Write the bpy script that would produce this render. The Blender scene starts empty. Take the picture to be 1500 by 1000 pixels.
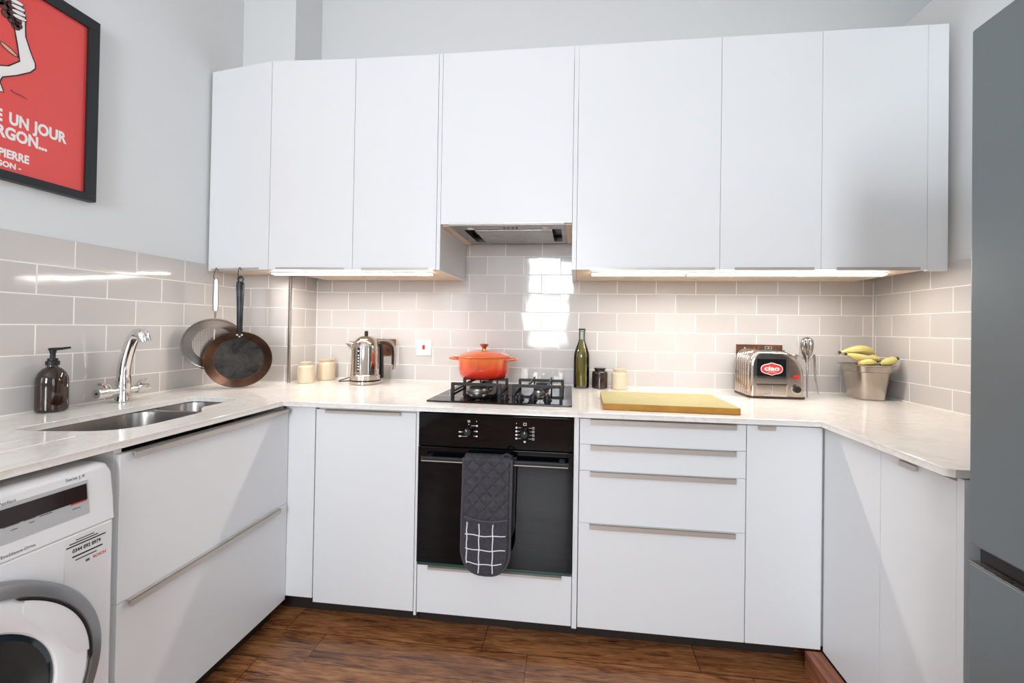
import bpy, bmesh, math, random
from mathutils import Vector, Matrix
random.seed(7)
PI = math.pi
SC = bpy.context.scene
COL = SC.collection

# ------------------------------------------------------------------ materials
def lin(c):
    c = c / 255.0
    return c / 12.92 if c <= 0.04045 else ((c + 0.055) / 1.055) ** 2.4
def rgb(c): return (lin(c[0]), lin(c[1]), lin(c[2]), 1.0)

def mat(name, col, rough=0.5, metal=0.0, spec=0.5, coat=0.0, trans=0.0, ior=1.45, emit=None, aniso=0.0):
    m = bpy.data.materials.new(name); m.use_nodes = True
    b = m.node_tree.nodes['Principled BSDF']
    b.inputs['Base Color'].default_value = rgb(col)
    b.inputs['Roughness'].default_value = rough
    b.inputs['Metallic'].default_value = metal
    b.inputs['Specular IOR Level'].default_value = spec
    b.inputs['Coat Weight'].default_value = coat
    b.inputs['Coat Roughness'].default_value = 0.03
    b.inputs['Transmission Weight'].default_value = trans
    b.inputs['IOR'].default_value = ior
    b.inputs['Anisotropic'].default_value = aniso
    if emit:
        b.inputs['Emission Color'].default_value = rgb(emit[0])
        b.inputs['Emission Strength'].default_value = emit[1]
    return m
def nodes(m):
    t = m.node_tree
    return t, t.nodes, t.links, t.nodes['Principled BSDF']
def mapped(t, kind='Object', scale=(1, 1, 1), loc=(0, 0, 0), rot=(0, 0, 0)):
    tc = t.nodes.new('ShaderNodeTexCoord'); mp = t.nodes.new('ShaderNodeMapping')
    mp.inputs['Scale'].default_value = scale; mp.inputs['Location'].default_value = loc; mp.inputs['Rotation'].default_value = rot
    t.links.new(tc.outputs[kind], mp.inputs['Vector']); return mp.outputs['Vector']
def noise(t, vec, scale, detail=4, rough=0.55, dist=0.0):
    n = t.nodes.new('ShaderNodeTexNoise')
    n.inputs['Scale'].default_value = scale; n.inputs['Detail'].default_value = detail
    n.inputs['Roughness'].default_value = rough; n.inputs['Distortion'].default_value = dist
    if vec is not None: t.links.new(vec, n.inputs['Vector'])
    return n
def ramp(t, fac, stops):
    r = t.nodes.new('ShaderNodeValToRGB'); e = r.color_ramp.elements
    e[0].position, e[0].color = stops[0][0], rgb(stops[0][1]); e[1].position, e[1].color = stops[-1][0], rgb(stops[-1][1])
    for p, c in stops[1:-1]:
        k = e.new(p); k.color = rgb(c)
    t.links.new(fac, r.inputs['Fac']); return r.outputs['Color']
def bump(t, h, strength, dist, b):
    n = t.nodes.new('ShaderNodeBump'); n.inputs['Strength'].default_value = strength; n.inputs['Distance'].default_value = dist
    t.links.new(h, n.inputs['Height']); t.links.new(n.outputs['Normal'], b.inputs['Normal']); return n
def math_node(t, op, a, b=None):
    n = t.nodes.new('ShaderNodeMath'); n.operation = op
    for i, v in enumerate((a, b)):
        if v is None: continue
        if isinstance(v, (int, float)): n.inputs[i].default_value = v
        else: t.links.new(v, n.inputs[i])
    return n.outputs[0]

WHITE = mat('gloss_white_front', (229, 232, 234), 0.32, spec=0.5, coat=0.12)
WHITEM = mat('white_board', (232, 232, 232), 0.4)
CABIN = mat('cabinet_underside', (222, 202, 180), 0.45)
DARK = mat('dark_plinth', (38, 30, 26), 0.6)
BLACK = mat('black_plastic', (22, 22, 24), 0.38)
BLACKG = mat('black_oven_glass', (6, 8, 11), 0.045, spec=0.3)
BLACKM = mat('black_enamel', (30, 31, 33), 0.45)
CHROME = mat('chrome', (228, 226, 224), 0.06, 1.0)
CHROMEW = mat('warm_chrome', (206, 194, 184), 0.07, 1.0)
STEEL = mat('brushed_steel', (176, 172, 168), 0.28, 1.0, aniso=0.4)
STEELD = mat('steel_handle', (196, 189, 182), 0.38, 0.45)
SINKM = mat('sink_steel', (150, 146, 143), 0.32, 1.0)
TRIMS = mat('smooth_steel', (186, 180, 174), 0.22, 1.0)
ALU = mat('polished_aluminium', (168, 164, 160), 0.14, 1.0)
PAINT = mat('wall_paint', (221, 224, 225), 0.65)
CEILM = mat('ceiling_paint', (240, 241, 240), 0.8)
LEDM = mat('led_diffuser', (255, 255, 255), 0.5, emit=((255, 244, 234), 58.0))
FRAMEB = mat('black_frame', (30, 33, 36), 0.4)
PRINT = mat('red_poster_paper', (224, 74, 70), 0.5, coat=0.6)
INK_W = mat('white_ink', (238, 236, 234), 0.5)
INK_K = mat('black_ink', (34, 26, 28), 0.5)
INK_B = mat('brown_ink', (112, 58, 52), 0.5)
INK_T = mat('tan_ink', (214, 170, 150), 0.5)
INK_R = mat('red_ink', (196, 44, 44), 0.5)
INK_G = mat('grey_ink', (96, 98, 102), 0.5)
ORANGE2 = mat('orange_lid_enamel', (228, 110, 64), 0.14, coat=0.6)
COPPERK = mat('copper_knob', (196, 128, 98), 0.2, 1.0)
AMBER = mat('amber_glass', (40, 19, 9), 0.06, spec=0.6, coat=0.4)
CREAM = mat('cream_stoneware', (210, 195, 168), 0.4, coat=0.25)
BROWNJ = mat('dark_brown_glaze', (42, 30, 28), 0.12, coat=0.6)
OIL = mat('olive_oil', (126, 108, 18), 0.1)
GLASS = mat('clear_glass', (240, 244, 240), 0.02, trans=1.0, ior=1.45)
BRONZE = mat('bronze_plate', (138, 98, 78), 0.3, 0.8)
SOCKW = mat('white_switch_plastic', (240, 240, 238), 0.3)
BANANA_STEM = mat('banana_stem', (74, 58, 28), 0.7)
WMW = mat('white_appliance', (232, 234, 236), 0.22)
WMG = mat('washer_ring_grey', (140, 142, 144), 0.3, 0.55)
WMS = mat('silver_panel', (192, 195, 196), 0.35, 0.2)
WMGL = mat('dark_door_glass', (34, 46, 50), 0.06, spec=0.7)
FRIDGE = mat('fridge_steel', (116, 124, 127), 0.36, 0.3)
REDPL = mat('red_plastic', (200, 34, 40), 0.3)
GREENG = mat('green_glass_edge', (38, 74, 64), 0.2)
GLOVE_W = mat('white_stripe', (228, 228, 230), 0.9)
GLOVE_E = mat('glove_binding', (74, 74, 80), 0.9)
GROUT = mat('white_sealant', (240, 236, 230), 0.5)
HEADW = mat('window_frame_paint', (236, 236, 234), 0.4)
t, N, L, b = nodes(GLASS)
tr = N.new('ShaderNodeBsdfTransparent'); tr.inputs[0].default_value = (0.93, 0.95, 0.93, 1); gs = N.new('ShaderNodeBsdfGlossy'); gs.inputs['Roughness'].default_value = 0.02
fr_ = N.new('ShaderNodeFresnel'); fr_.inputs[0].default_value = 1.45; mxs = N.new('ShaderNodeMixShader')
L.new(fr_.outputs[0], mxs.inputs[0]); L.new(tr.outputs[0], mxs.inputs[1]); L.new(gs.outputs[0], mxs.inputs[2]); L.new(mxs.outputs[0], N['Material Output'].inputs[0])
GRID = mat('grey_filter_mesh', (120, 116, 112), 0.4, 0.8)
INDIC = mat('red_indicator', (196, 30, 34), 0.2, emit=((220, 30, 30), 0.1))
LAMPG = mat('hood_lamp_lens', (240, 240, 236), 0.2)

# --- worktop quartz
QUARTZ = mat('pale_quartz', (222, 217, 210), 0.10, spec=0.5)
t, N, L, b = nodes(QUARTZ)
v = mapped(t, 'Object'); n1 = noise(t, v, 3.5, 7, 0.62, 1.6)
L.new(ramp(t, n1.outputs['Fac'], [(0.3, (226, 221, 214)), (0.46, (234, 231, 226)), (0.5, (225, 220, 213)), (0.55, (235, 232, 228)), (0.75, (230, 226, 220))]), b.inputs['Base Color'])

# --- tiles (world-aligned, running bond)
def tile_mat(name, axis, u0):
    m = mat(name, (200, 194, 188), 0.07, spec=0.5)
    t, N, L, b = nodes(m)
    g = N.new('ShaderNodeNewGeometry'); s = N.new('ShaderNodeSeparateXYZ'); L.new(g.outputs['Position'], s.inputs[0])
    c = N.new('ShaderNodeCombineXYZ')
    L.new(math_node(t, 'SUBTRACT', s.outputs[axis], u0), c.inputs[0])
    L.new(math_node(t, 'SUBTRACT', s.outputs[2], 1.0002 - 0.103 * 5), c.inputs[1])
    br = N.new('ShaderNodeTexBrick'); br.offset = 0.5; br.offset_frequency = 2
    br.inputs['Scale'].default_value = 1.0
    br.inputs['Brick Width'].default_value = 0.2056; br.inputs['Row Height'].default_value = 0.103
    br.inputs['Mortar Size'].default_value = 0.0021; br.inputs['Mortar Smooth'].default_value = 0.25
    br.inputs['Color1'].default_value = rgb((192, 188, 185)); br.inputs['Color2'].default_value = rgb((201, 197, 194))
    br.inputs['Mortar'].default_value = rgb((246, 243, 238))
    L.new(c.outputs[0], br.inputs['Vector']); L.new(br.outputs['Color'], b.inputs['Base Color'])
    L.new(math_node(t, 'MULTIPLY_ADD', br.outputs['Fac'], 0.55), b.inputs['Roughness'])
    b.inputs['Roughness'].links[0].from_node.inputs[2].default_value = 0.06 if axis == 0 else 0.085
    nz = noise(t, g.outputs['Position'], 9.0, 1, 0.4)
    h = math_node(t, 'MULTIPLY_ADD', br.outputs['Fac'], -1.0)
    h.node.inputs[2].default_value = 1.0
    hh = math_node(t, 'ADD', h, math_node(t, 'MULTIPLY', nz.outputs['Fac'], 1.1))
    bn = bump(t, hh, 0.35, 0.0022, b)
    b2 = N.new('ShaderNodeTexBrick'); b2.offset = 0.5; b2.offset_frequency = 2; b2.inputs['Scale'].default_value = 1.0
    b2.inputs['Brick Width'].default_value = 0.2056; b2.inputs['Row Height'].default_value = 0.103; b2.inputs['Mortar Size'].default_value = 0.0
    b2.inputs['Color1'].default_value = (0, 0, 0, 1); b2.inputs['Color2'].default_value = (1, 1, 1, 1); L.new(c.outputs[0], b2.inputs['Vector'])
    rv = math_node(t, 'SUBTRACT', b2.outputs['Color'], 0.5)
    k2 = math_node(t, 'FRACT', math_node(t, 'MULTIPLY', b2.outputs['Color'], 7.31)); k2 = math_node(t, 'SUBTRACT', k2, 0.5)
    tl = math_node(t, 'ADD', math_node(t, 'MULTIPLY', math_node(t, 'MULTIPLY', rv, 0.030 if axis == 0 else 0.075), s.outputs[2]), math_node(t, 'MULTIPLY', math_node(t, 'MULTIPLY', k2, 0.016), s.outputs[axis]))
    tb_ = N.new('ShaderNodeBump'); tb_.inputs['Strength'].default_value = 1.0; tb_.inputs['Distance'].default_value = 1.0
    L.new(tl, tb_.inputs['Height']); L.new(tb_.outputs['Normal'], bn.inputs['Normal'])
    return m
TILE_BACK = tile_mat('tiles_back', 0, 0.4135)
TILE_LEFT = tile_mat('tiles_left', 1, -0.928)
TILE_RIGHT = tile_mat('tiles_right', 1, -0.3261)
TILE_COLX = tile_mat('tiles_column_face', 0, -1.452)
TILE_COLY = tile_mat('tiles_column_side', 1, -0.10)

# --- oak floor
OAK = mat('oak_floor', (96, 60, 38), 0.24, spec=0.5)
t, N, L, b = nodes(OAK)
g = N.new('ShaderNodeNewGeometry')
mp = N.new('ShaderNodeMapping'); mp.inputs['Location'].default_value = (0.77, 0.705 + 0.132 * 60, 0); L.new(g.outputs['Position'], mp.inputs['Vector'])
br = N.new('ShaderNodeTexBrick'); br.offset = 0.22; br.offset_frequency = 2; br.inputs['Scale'].default_value = 1
br.inputs['Brick Width'].default_value = 0.8; br.inputs['Row Height'].default_value = 0.132
br.inputs['Mortar Size'].default_value = 0.0013; br.inputs['Mortar Smooth'].default_value = 0.3
br.inputs['Color1'].default_value = (0, 0, 0, 1); br.inputs['Color2'].default_value = (1, 1, 1, 1); br.inputs['Mortar'].default_value = (0.5, 0.5, 0.5, 1)
L.new(mp.outputs[0], br.inputs['Vector'])
# shift the grain per plank
off = N.new('ShaderNodeVectorMath'); off.operation = 'MULTIPLY_ADD'
L.new(br.outputs['Color'], off.inputs[0]); off.inputs[1].default_value = (7.3, 3.1, 5.7); L.new(g.outputs['Position'], off.inputs[2])
m2 = N.new('ShaderNodeMapping'); m2.inputs['Scale'].default_value = (1.5, 11, 1); L.new(off.outputs[0], m2.inputs['Vector'])
n1 = noise(t, m2.outputs[0], 2.2, 8, 0.6, 1.3)
m3 = N.new('ShaderNodeMapping'); m3.inputs['Scale'].default_value = (2.0, 26, 1); L.new(off.outputs[0], m3.inputs['Vector'])
wv = N.new('ShaderNodeTexNoise'); wv.inputs['Scale'].default_value = 5; wv.inputs['Detail'].default_value = 8; wv.inputs['Distortion'].default_value = 1.2; L.new(m3.outputs[0], wv.inputs['Vector'])
grain = math_node(t, 'ADD', math_node(t, 'MULTIPLY', n1.outputs['Fac'], 0.5), math_node(t, 'MULTIPLY', wv.outputs['Fac'], 0.5))
base = ramp(t, grain, [(0.36, (74, 42, 24)), (0.45, (140, 90, 56)), (0.52, (172, 116, 74)), (0.64, (202, 146, 98))])
tint = ramp(t, br.outputs['Color'], [(0.0, (196, 188, 180)), (1.0, (252, 246, 240))])
mx = N.new('ShaderNodeMix'); mx.data_type = 'RGBA'; mx.blend_type = 'MULTIPLY'; mx.inputs['Factor'].default_value = 0.8
L.new(base, mx.inputs['A']); L.new(tint, mx.inputs['B'])
# knots
vo = N.new('ShaderNodeTexVoronoi'); vo.inputs['Scale'].default_value = 2.6
m4 = N.new('ShaderNodeMapping'); m4.inputs['Scale'].default_value = (0.9, 2.2, 1); L.new(off.outputs[0], m4.inputs['Vector']); L.new(m4.outputs[0], vo.inputs['Vector'])
kn = ramp(t, vo.outputs['Distance'], [(0.02, (70, 52, 44)), (0.10, (255, 255, 255))])
mk = N.new('ShaderNodeMix'); mk.data_type = 'RGBA'; mk.blend_type = 'MULTIPLY'; mk.inputs['Factor'].default_value = 0.85
L.new(mx.outputs['Result'], mk.inputs['A']); L.new(kn, mk.inputs['B'])
gp = N.new('ShaderNodeMix'); gp.data_type = 'RGBA'; L.new(br.outputs['Fac'], gp.inputs['Factor']); L.new(mk.outputs['Result'], gp.inputs['A']); gp.inputs['B'].default_value = rgb((38, 22, 14))
L.new(gp.outputs['Result'], b.inputs['Base Color'])
hh = math_node(t, 'SUBTRACT', math_node(t, 'MULTIPLY', grain, 0.5), math_node(t, 'MULTIPLY', br.outputs['Fac'], 1.5))
bump(t, hh, 0.15, 0.0012, b)
b.inputs['Coat Weight'].default_value = 0.3; b.inputs['Coat Roughness'].default_value = 0.12
WOODR = mat('red_brown_timber', (150, 92, 66), 0.5)
t, N, L, b = nodes(WOODR)
n1 = noise(t, mapped(t, 'Object', (30, 2, 30)), 3, 6, 0.6, 0.8)
L.new(ramp(t, n1.outputs['Fac'], [(0.3, (104, 58, 42)), (0.7, (176, 114, 84))]), b.inputs['Base Color'])

# --- small-object procedural materials
def noisy(name, c1, c2, scale, rough, metal=0.0, coat=0.0, sc=(1, 1, 1), lo=0.35, hi=0.65, bmp=0.0):
    m = mat(name, c1, rough, metal, coat=coat)
    t, N, L, b = nodes(m)
    n1 = noise(t, mapped(t, 'Object', sc), scale, 5, 0.6, 0.5)
    L.new(ramp(t, n1.outputs['Fac'], [(lo, c1), (hi, c2)]), b.inputs['Base Color'])
    if bmp: bump(t, n1.outputs['Fac'], bmp, 0.002, b)
    return m
PANB = noisy('pan_bottom_seasoned', (34, 32, 31), (70, 66, 62), 14, 0.42, 0.6)
PANS = noisy('pan_side_seasoned', (30, 24, 21), (100, 70, 52), 6, 0.36, 0.6)
IRON = noisy('iron_handle', (40, 42, 44), (66, 68, 70), 20, 0.38, 0.8)
BOARD_T = noisy('board_top_plastic', (172, 163, 112), (180, 171, 120), 25, 0.45)
BOARD_S = noisy('board_edge_ochre', (164, 112, 26), (178, 128, 38), 12, 0.5)
TINM = noisy('tin_steel', (184, 172, 160), (206, 196, 184), 6, 0.26, 1.0)
BAN = noisy('banana_skin', (218, 208, 140), (196, 190, 108), 9, 0.45, sc=(1, 1, 1))
BANY = noisy('banana_skin_yellow', (222, 204, 136), (200, 182, 104), 11, 0.45)
GLOVE = noisy('charcoal_cotton', (58, 57, 63), (72, 71, 77), 60, 0.95)
# quilted glove body: diamond stitching as relief
t, N, L, b = nodes(GLOVE)
s = N.new('ShaderNodeSeparateXYZ'); tc = N.new('ShaderNodeTexCoord'); L.new(tc.outputs['Object'], s.inputs[0])
a1 = math_node(t, 'ADD', math_node(t, 'MULTIPLY', s.outputs[0], 1.1), s.outputs[2]); a2 = math_node(t, 'SUBTRACT', math_node(t, 'MULTIPLY', s.outputs[0], 1.1), s.outputs[2])
def tri(a):
    return math_node(t, 'ABSOLUTE', math_node(t, 'SINE', math_node(t, 'MULTIPLY', a, PI / 0.058)))
q = math_node(t, 'POWER', math_node(t, 'MINIMUM', tri(a1), tri(a2)), 0.45)
bump(t, q, 0.9, 0.006, b)
GLOVEP = noisy('charcoal_pocket', (56, 54, 62), (68, 66, 74), 80, 0.95)
ORANGE = mat('orange_gradient_enamel', (226, 84, 44), 0.12, coat=0.7)
t, N, L, b = nodes(ORANGE)   # volcanic-orange glaze: the enamel itself runs from red at the foot to orange at the rim
s = N.new('ShaderNodeSeparateXYZ'); tc = N.new('ShaderNodeTexCoord'); L.new(tc.outputs['Object'], s.inputs[0])
L.new(ramp(t, math_node(t, 'MULTIPLY', s.outputs[2], 1 / 0.105), [(0.0, (184, 30, 28)), (0.35, (222, 62, 38)), (1.0, (232, 122, 62))]), b.inputs['Base Color'])
SCREEN = mat('perforated_steel', (150, 140, 130), 0.3, 1.0)
t, N, L, b = nodes(SCREEN)
s = N.new('ShaderNodeSeparateXYZ'); tc = N.new('ShaderNodeTexCoord'); L.new(tc.outputs['Object'], s.inputs[0])
p = 0.0085
hx = math_node(t, 'SINE', math_node(t, 'MULTIPLY', math_node(t, 'ADD', s.outputs[0], s.outputs[1]), 2 * PI / (p * 1.4)))
hy = math_node(t, 'SINE', math_node(t, 'MULTIPLY', math_node(t, 'SUBTRACT', s.outputs[0], s.outputs[1]), 2 * PI / (p * 1.4)))
dots = math_node(t, 'MULTIPLY', hx, hy)
L.new(ramp(t, dots, [(0.25, (172, 160, 148)), (0.45, (60, 52, 48))]), b.inputs['Base Color'])
t, N, L, b = nodes(PAINT)
bump(t, noise(t, mapped(t, 'Object'), 60, 3).outputs['Fac'], 0.05, 0.002, b)
t, N, L, b = nodes(STEEL)
nn = noise(t, mapped(t, 'Object', (2, 60, 60)), 8, 3)
L.new(math_node(t, 'MULTIPLY_ADD', nn.outputs['Fac'], 0.16), b.inputs['Roughness']); b.inputs['Roughness'].links[0].from_node.inputs[2].default_value = 0.2

# ------------------------------------------------------------------ mesh helpers
def new(): return bmesh.new()
def merge(dst, src):
    me = bpy.data.meshes.new('tmp'); src.to_mesh(me); src.free(); dst.from_mesh(me); bpy.data.meshes.remove(me)
def box(bm, x0, x1, y0, y1, z0, z1, bev=0.0, seg=2):
    s = bmesh.new(); bmesh.ops.create_cube(s, size=1.0)
    for v in s.verts:
        v.co = Vector(((x0 + x1) / 2 + v.co.x * (x1 - x0), (y0 + y1) / 2 + v.co.y * (y1 - y0), (z0 + z1) / 2 + v.co.z * (z1 - z0)))
    if bev: bmesh.ops.bevel(s, geom=s.edges[:], offset=bev, segments=seg, affect='EDGES', profile=0.5)
    merge(bm, s); return bm
def loft(bm, rings, cap0=True, cap1=True, closed=True):
    rs = [[bm.verts.new(p) for p in r] for r in rings]
    n = len(rs[0])
    for i in range(len(rs) - 1):
        for j in range(n if closed else n - 1):
            k = (j + 1) % n
            try: bm.faces.new((rs[i][j], rs[i][k], rs[i + 1][k], rs[i + 1][j]))
            except ValueError: pass
    if cap0: bm.faces.new(rs[0][::-1])
    if cap1: bm.faces.new(rs[-1])
    return rs
def lathe(bm, prof, n=40, c=(0, 0, 0), axis='z', cap=True):
    rings = []
    for r, h in prof:
        ring = []
        for i in range(n):
            a = 2 * PI * i / n
            q = (max(r, 1e-5) * math.cos(a), max(r, 1e-5) * math.sin(a), h)
            if axis == 'x': q = (q[2], q[0], q[1])
            elif axis == 'y': q = (q[0], q[2], q[1])
            ring.append((c[0] + q[0], c[1] + q[1], c[2] + q[2]))
        rings.append(ring)
    loft(bm, rings, cap, cap); return bm
def cyl(bm, r, h0, h1, c=(0, 0, 0), axis='z', n=32, bev=0.0):
    p = [(r - bev, h0), (r, h0 + bev), (r, h1 - bev), (r - bev, h1)] if bev else [(r, h0), (r, h1)]
    return lathe(bm, p, n, c, axis)
def smooth_path(pts, sub=6):
    P = [Vector(p) for p in pts]; out = []
    for i in range(len(P) - 1):
        p0, p1, p2, p3 = P[max(i - 1, 0)], P[i], P[i + 1], P[min(i + 2, len(P) - 1)]
        for k in range(sub):
            u = k / sub
            out.append(0.5 * ((2 * p1) + (p2 - p0) * u + (2 * p0 - 5 * p1 + 4 * p2 - p3) * u * u + (3 * p1 - p0 - 3 * p2 + p3) * u ** 3))
    out.append(P[-1]); return out
def tube(bm, pts, rad, n=12, sx=1.0, sub=0, ref=None, closed=False):
    if sub:
        rr = rad
        if isinstance(rad, (list, tuple)):
            m = len(rad); rr = []
            for i in range(m - 1):
                for k in range(sub): rr.append(rad[i] + (rad[i + 1] - rad[i]) * k / sub)
            rr.append(rad[-1])
        pts = smooth_path(pts, sub); rad = rr
    P = [Vector(p) for p in pts]; rings = []
    prev = Vector(ref) if ref else None
    for i, p in enumerate(P):
        d = (P[min(i + 1, len(P) - 1)] - P[max(i - 1, 0)])
        if closed: d = P[(i + 1) % len(P)] - P[i - 1]
        d.normalize()
        if prev is None: prev = Vector((0, 0, 1)) if abs(d.z) < 0.9 else Vector((1, 0, 0))
        u = prev - d * prev.dot(d); u.normalize(); w = d.cross(u); prev = u
        r = rad[i] if isinstance(rad, (list, tuple)) else rad
        rings.append([p + u * (r * math.cos(2 * PI * k / n)) + w * (r * sx * math.sin(2 * PI * k / n)) for k in range(n)])
    if closed: rings.append(rings[0]); 
    loft(bm, rings, not closed, not closed); 
    if closed: bmesh.ops.remove_doubles(bm, verts=bm.verts[:], dist=1e-6)
    return bm
def prism(bm, poly, a0, a1, plane='xz', bev=0.0, seg=2):
    s = bmesh.new()
    def P(p, a):
        if plane == 'xz': return (p[0], a, p[1])
        if plane == 'yz': return (a, p[0], p[1])
        return (p[0], p[1], a)
    A = [s.verts.new(P(p, a0)) for p in poly]; B = [s.verts.new(P(p, a1)) for p in poly]
    n = len(poly); s.faces.new(A[::-1]); s.faces.new(B)
    for i in range(n): s.faces.new((A[i], A[(i + 1) % n], B[(i + 1) % n], B[i]))
    bmesh.ops.recalc_face_normals(s, faces=s.faces[:])
    if bev:
        ed = [e for e in s.edges if len(e.link_faces) == 2 and e.calc_face_angle(0) > 0.6]
        bmesh.ops.bevel(s, geom=ed, offset=bev, segments=seg, affect='EDGES', profile=0.5)
    merge(bm, s); return bm
def rpoly(pts, k=6):
    """polygon with rounded corners; pts = (x, y, r)"""
    out = []; n = len(pts)
    for i, (x, y, r) in enumerate(pts):
        p = Vector((x, y)); a = Vector(pts[i - 1][:2]); c = Vector(pts[(i + 1) % n][:2])
        if r <= 0: out.append((x, y)); continue
        u = (a - p).normalized(); w = (c - p).normalized(); ang = u.angle(w)
        d = min(r / math.tan(ang / 2), (a - p).length * 0.49, (c - p).length * 0.49)
        s, e = p + u * d, p + w * d
        for j in range(k + 1):
            f = j / k
            q = s * (1 - f) ** 2 + p * 2 * f * (1 - f) + e * f * f
            out.append((q.x, q.y))
    return out
def rrect(x0, x1, y0, y1, r, k=6): return rpoly([(x0, y0, r), (x1, y0, r), (x1, y1, r), (x0, y1, r)], k)
def arc(cx, cy, r, a0, a1, n): return [(cx + r * math.cos(math.radians(a0 + (a1 - a0) * i / n)), cy + r * math.sin(math.radians(a0 + (a1 - a0) * i / n))) for i in range(n + 1)]

def link_mesh(name, me, m, parent=None, smooth=True):
    me.name = name
    o = bpy.data.objects.new(name, me); COL.objects.link(o)
    if m and not me.materials: me.materials.append(m)
    if parent is not None: o.parent = parent
    if smooth:
        for p in me.polygons: p.use_smooth = True
        try: me.set_sharp_from_angle(angle=math.radians(32))
        except Exception: pass
        wn = o.modifiers.new('normals', 'WEIGHTED_NORMAL'); wn.weight = 100; wn.keep_sharp = True
    return o
def obj(name, bm, m, parent=None, world=False, smooth=True, mats=None):
    if world and parent is not None:
        mw = Matrix.Identity(4); q = parent; chain = []
        while q is not None: chain.append(q); q = q.parent
        for q in reversed(chain): mw = mw @ q.matrix_basis
        bmesh.ops.transform(bm, matrix=mw.inverted(), verts=bm.verts[:])
    bmesh.ops.recalc_face_normals(bm, faces=bm.faces[:])
    me = bpy.data.meshes.new(name); bm.to_mesh(me); bm.free()
    if mats:
        for k in mats: me.materials.append(k)
    return link_mesh(name, me, m, parent, smooth)
def tag(o, label, cat, group=None):
    o['label'] = label; o['category'] = cat
    if group: o['group'] = group
    return o
def thing(name, label, cat, loc=(0, 0, 0), rotz=0.0, group=None, rot=None):
    o = bpy.data.objects.new(name, None); COL.objects.link(o)
    o.location = loc; o.rotation_euler = rot if rot else (0, 0, rotz); o.empty_display_size = 0.05
    return tag(o, label, cat, group)
def struct(o): o['kind'] = 'structure'; return o
def B(*a, **k): return box(new(), *a, **k)
def curve_mesh(polys, z0, z1, bev=0.0):
    cu = bpy.data.curves.new('tmp', 'CURVE'); cu.dimensions = '2D'; cu.fill_mode = 'BOTH'
    for pl in polys:
        s = cu.splines.new('POLY'); s.points.add(len(pl) - 1); s.use_cyclic_u = True
        for i, p in enumerate(pl): s.points[i].co = (p[0], p[1], 0, 1)
    cu.extrude = (z1 - z0) / 2 - bev; cu.bevel_depth = bev; cu.bevel_resolution = 1
    if bev: cu.offset = -bev
    o = bpy.data.objects.new('tmp', cu); COL.objects.link(o); bpy.context.view_layer.update()
    me = bpy.data.meshes.new_from_object(o.evaluated_get(bpy.context.evaluated_depsgraph_get()))
    bpy.data.objects.remove(o); bpy.data.curves.remove(cu)
    me.transform(Matrix.Translation((0, 0, (z0 + z1) / 2))); me.materials.clear(); return me
def text_mesh(s, size, bold=0.0, align='LEFT', extr=0.0, xs=1.0):
    cu = bpy.data.curves.new('tmp', 'FONT'); cu.body = s; cu.size = size; cu.offset = bold * size; cu.align_x = align
    cu.extrude = extr; cu.resolution_u = 3
    o = bpy.data.objects.new('tmp', cu); COL.objects.link(o); bpy.context.view_layer.update()
    me = bpy.data.meshes.new_from_object(o.evaluated_get(bpy.context.evaluated_depsgraph_get()))
    bpy.data.objects.remove(o); bpy.data.curves.remove(cu)
    me.materials.clear(); me.transform(Matrix.Diagonal((xs, 1, 1, 1))); return me
# writing planes: local text x,y -> world
M_FRONT = Matrix(((1, 0, 0, 0), (0, 0, -1, 0), (0, 1, 0, 0), (0, 0, 0, 1)))       # faces -y
M_LEFT = Matrix(((0, 0, 1, 0), (1, 0, 0, 0), (0, 1, 0, 0), (0, 0, 0, 1)))         # faces +x
def writing(name, items, M, m, parent, depth):
    """items: (string, size, (a, b), bold, align, xscale); a,b in wall plane coordinates"""
    bm = new()
    for s, size, (a, c), bold, al, xs in items:
        me = text_mesh(s, size, bold, al, 0.0002, xs); me.transform(Matrix.Translation((a, c, 0))); me.transform(M)
        me.transform(Matrix.Translation((0, depth, 0) if M is M_FRONT else (depth, 0, 0))); bm.from_mesh(me); bpy.data.meshes.remove(me)
    return obj(name, bm, m, parent, world=True, smooth=False)
def flat(name, polys, M, m, parent, depth, th=0.0004):
    bm = new()
    for pl in polys:
        A = [Vector((p[0], p[1], 0)) for p in pl]
        q = bmesh.new(); f = q.faces.new([q.verts.new(v) for v in A])
        if f.normal.z < 0 or True: f.normal_update()
        r = bmesh.ops.extrude_face_region(q, geom=[f]); bmesh.ops.translate(q, verts=[v for v in r['geom'] if isinstance(v, bmesh.types.BMVert)], vec=(0, 0, th))
        bmesh.ops.triangulate(q, faces=[f2 for f2 in q.faces if len(f2.verts) > 4])
        bmesh.ops.transform(q, matrix=Matrix.Translation((0, depth, 0) if M is M_FRONT else (depth, 0, 0)) @ M, verts=q.verts[:]); merge(bm, q)
    return obj(name, bm, m, parent, world=True, smooth=False)
def bars(rects): return [[(a, c), (b_, c), (b_, d), (a, d)] for a, b_, c, d in rects]

# ------------------------------------------------------------------ dimensions
XL, XR, ZC = -1.631, 1.695, 0.9097           # left / right tile faces, worktop top
YU, YB = -0.438, -0.648                      # upper / base front planes
ZW = 0.8897                                  # worktop underside
CEIL = 3.25; YF = -5.2; XE = 3.4

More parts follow.
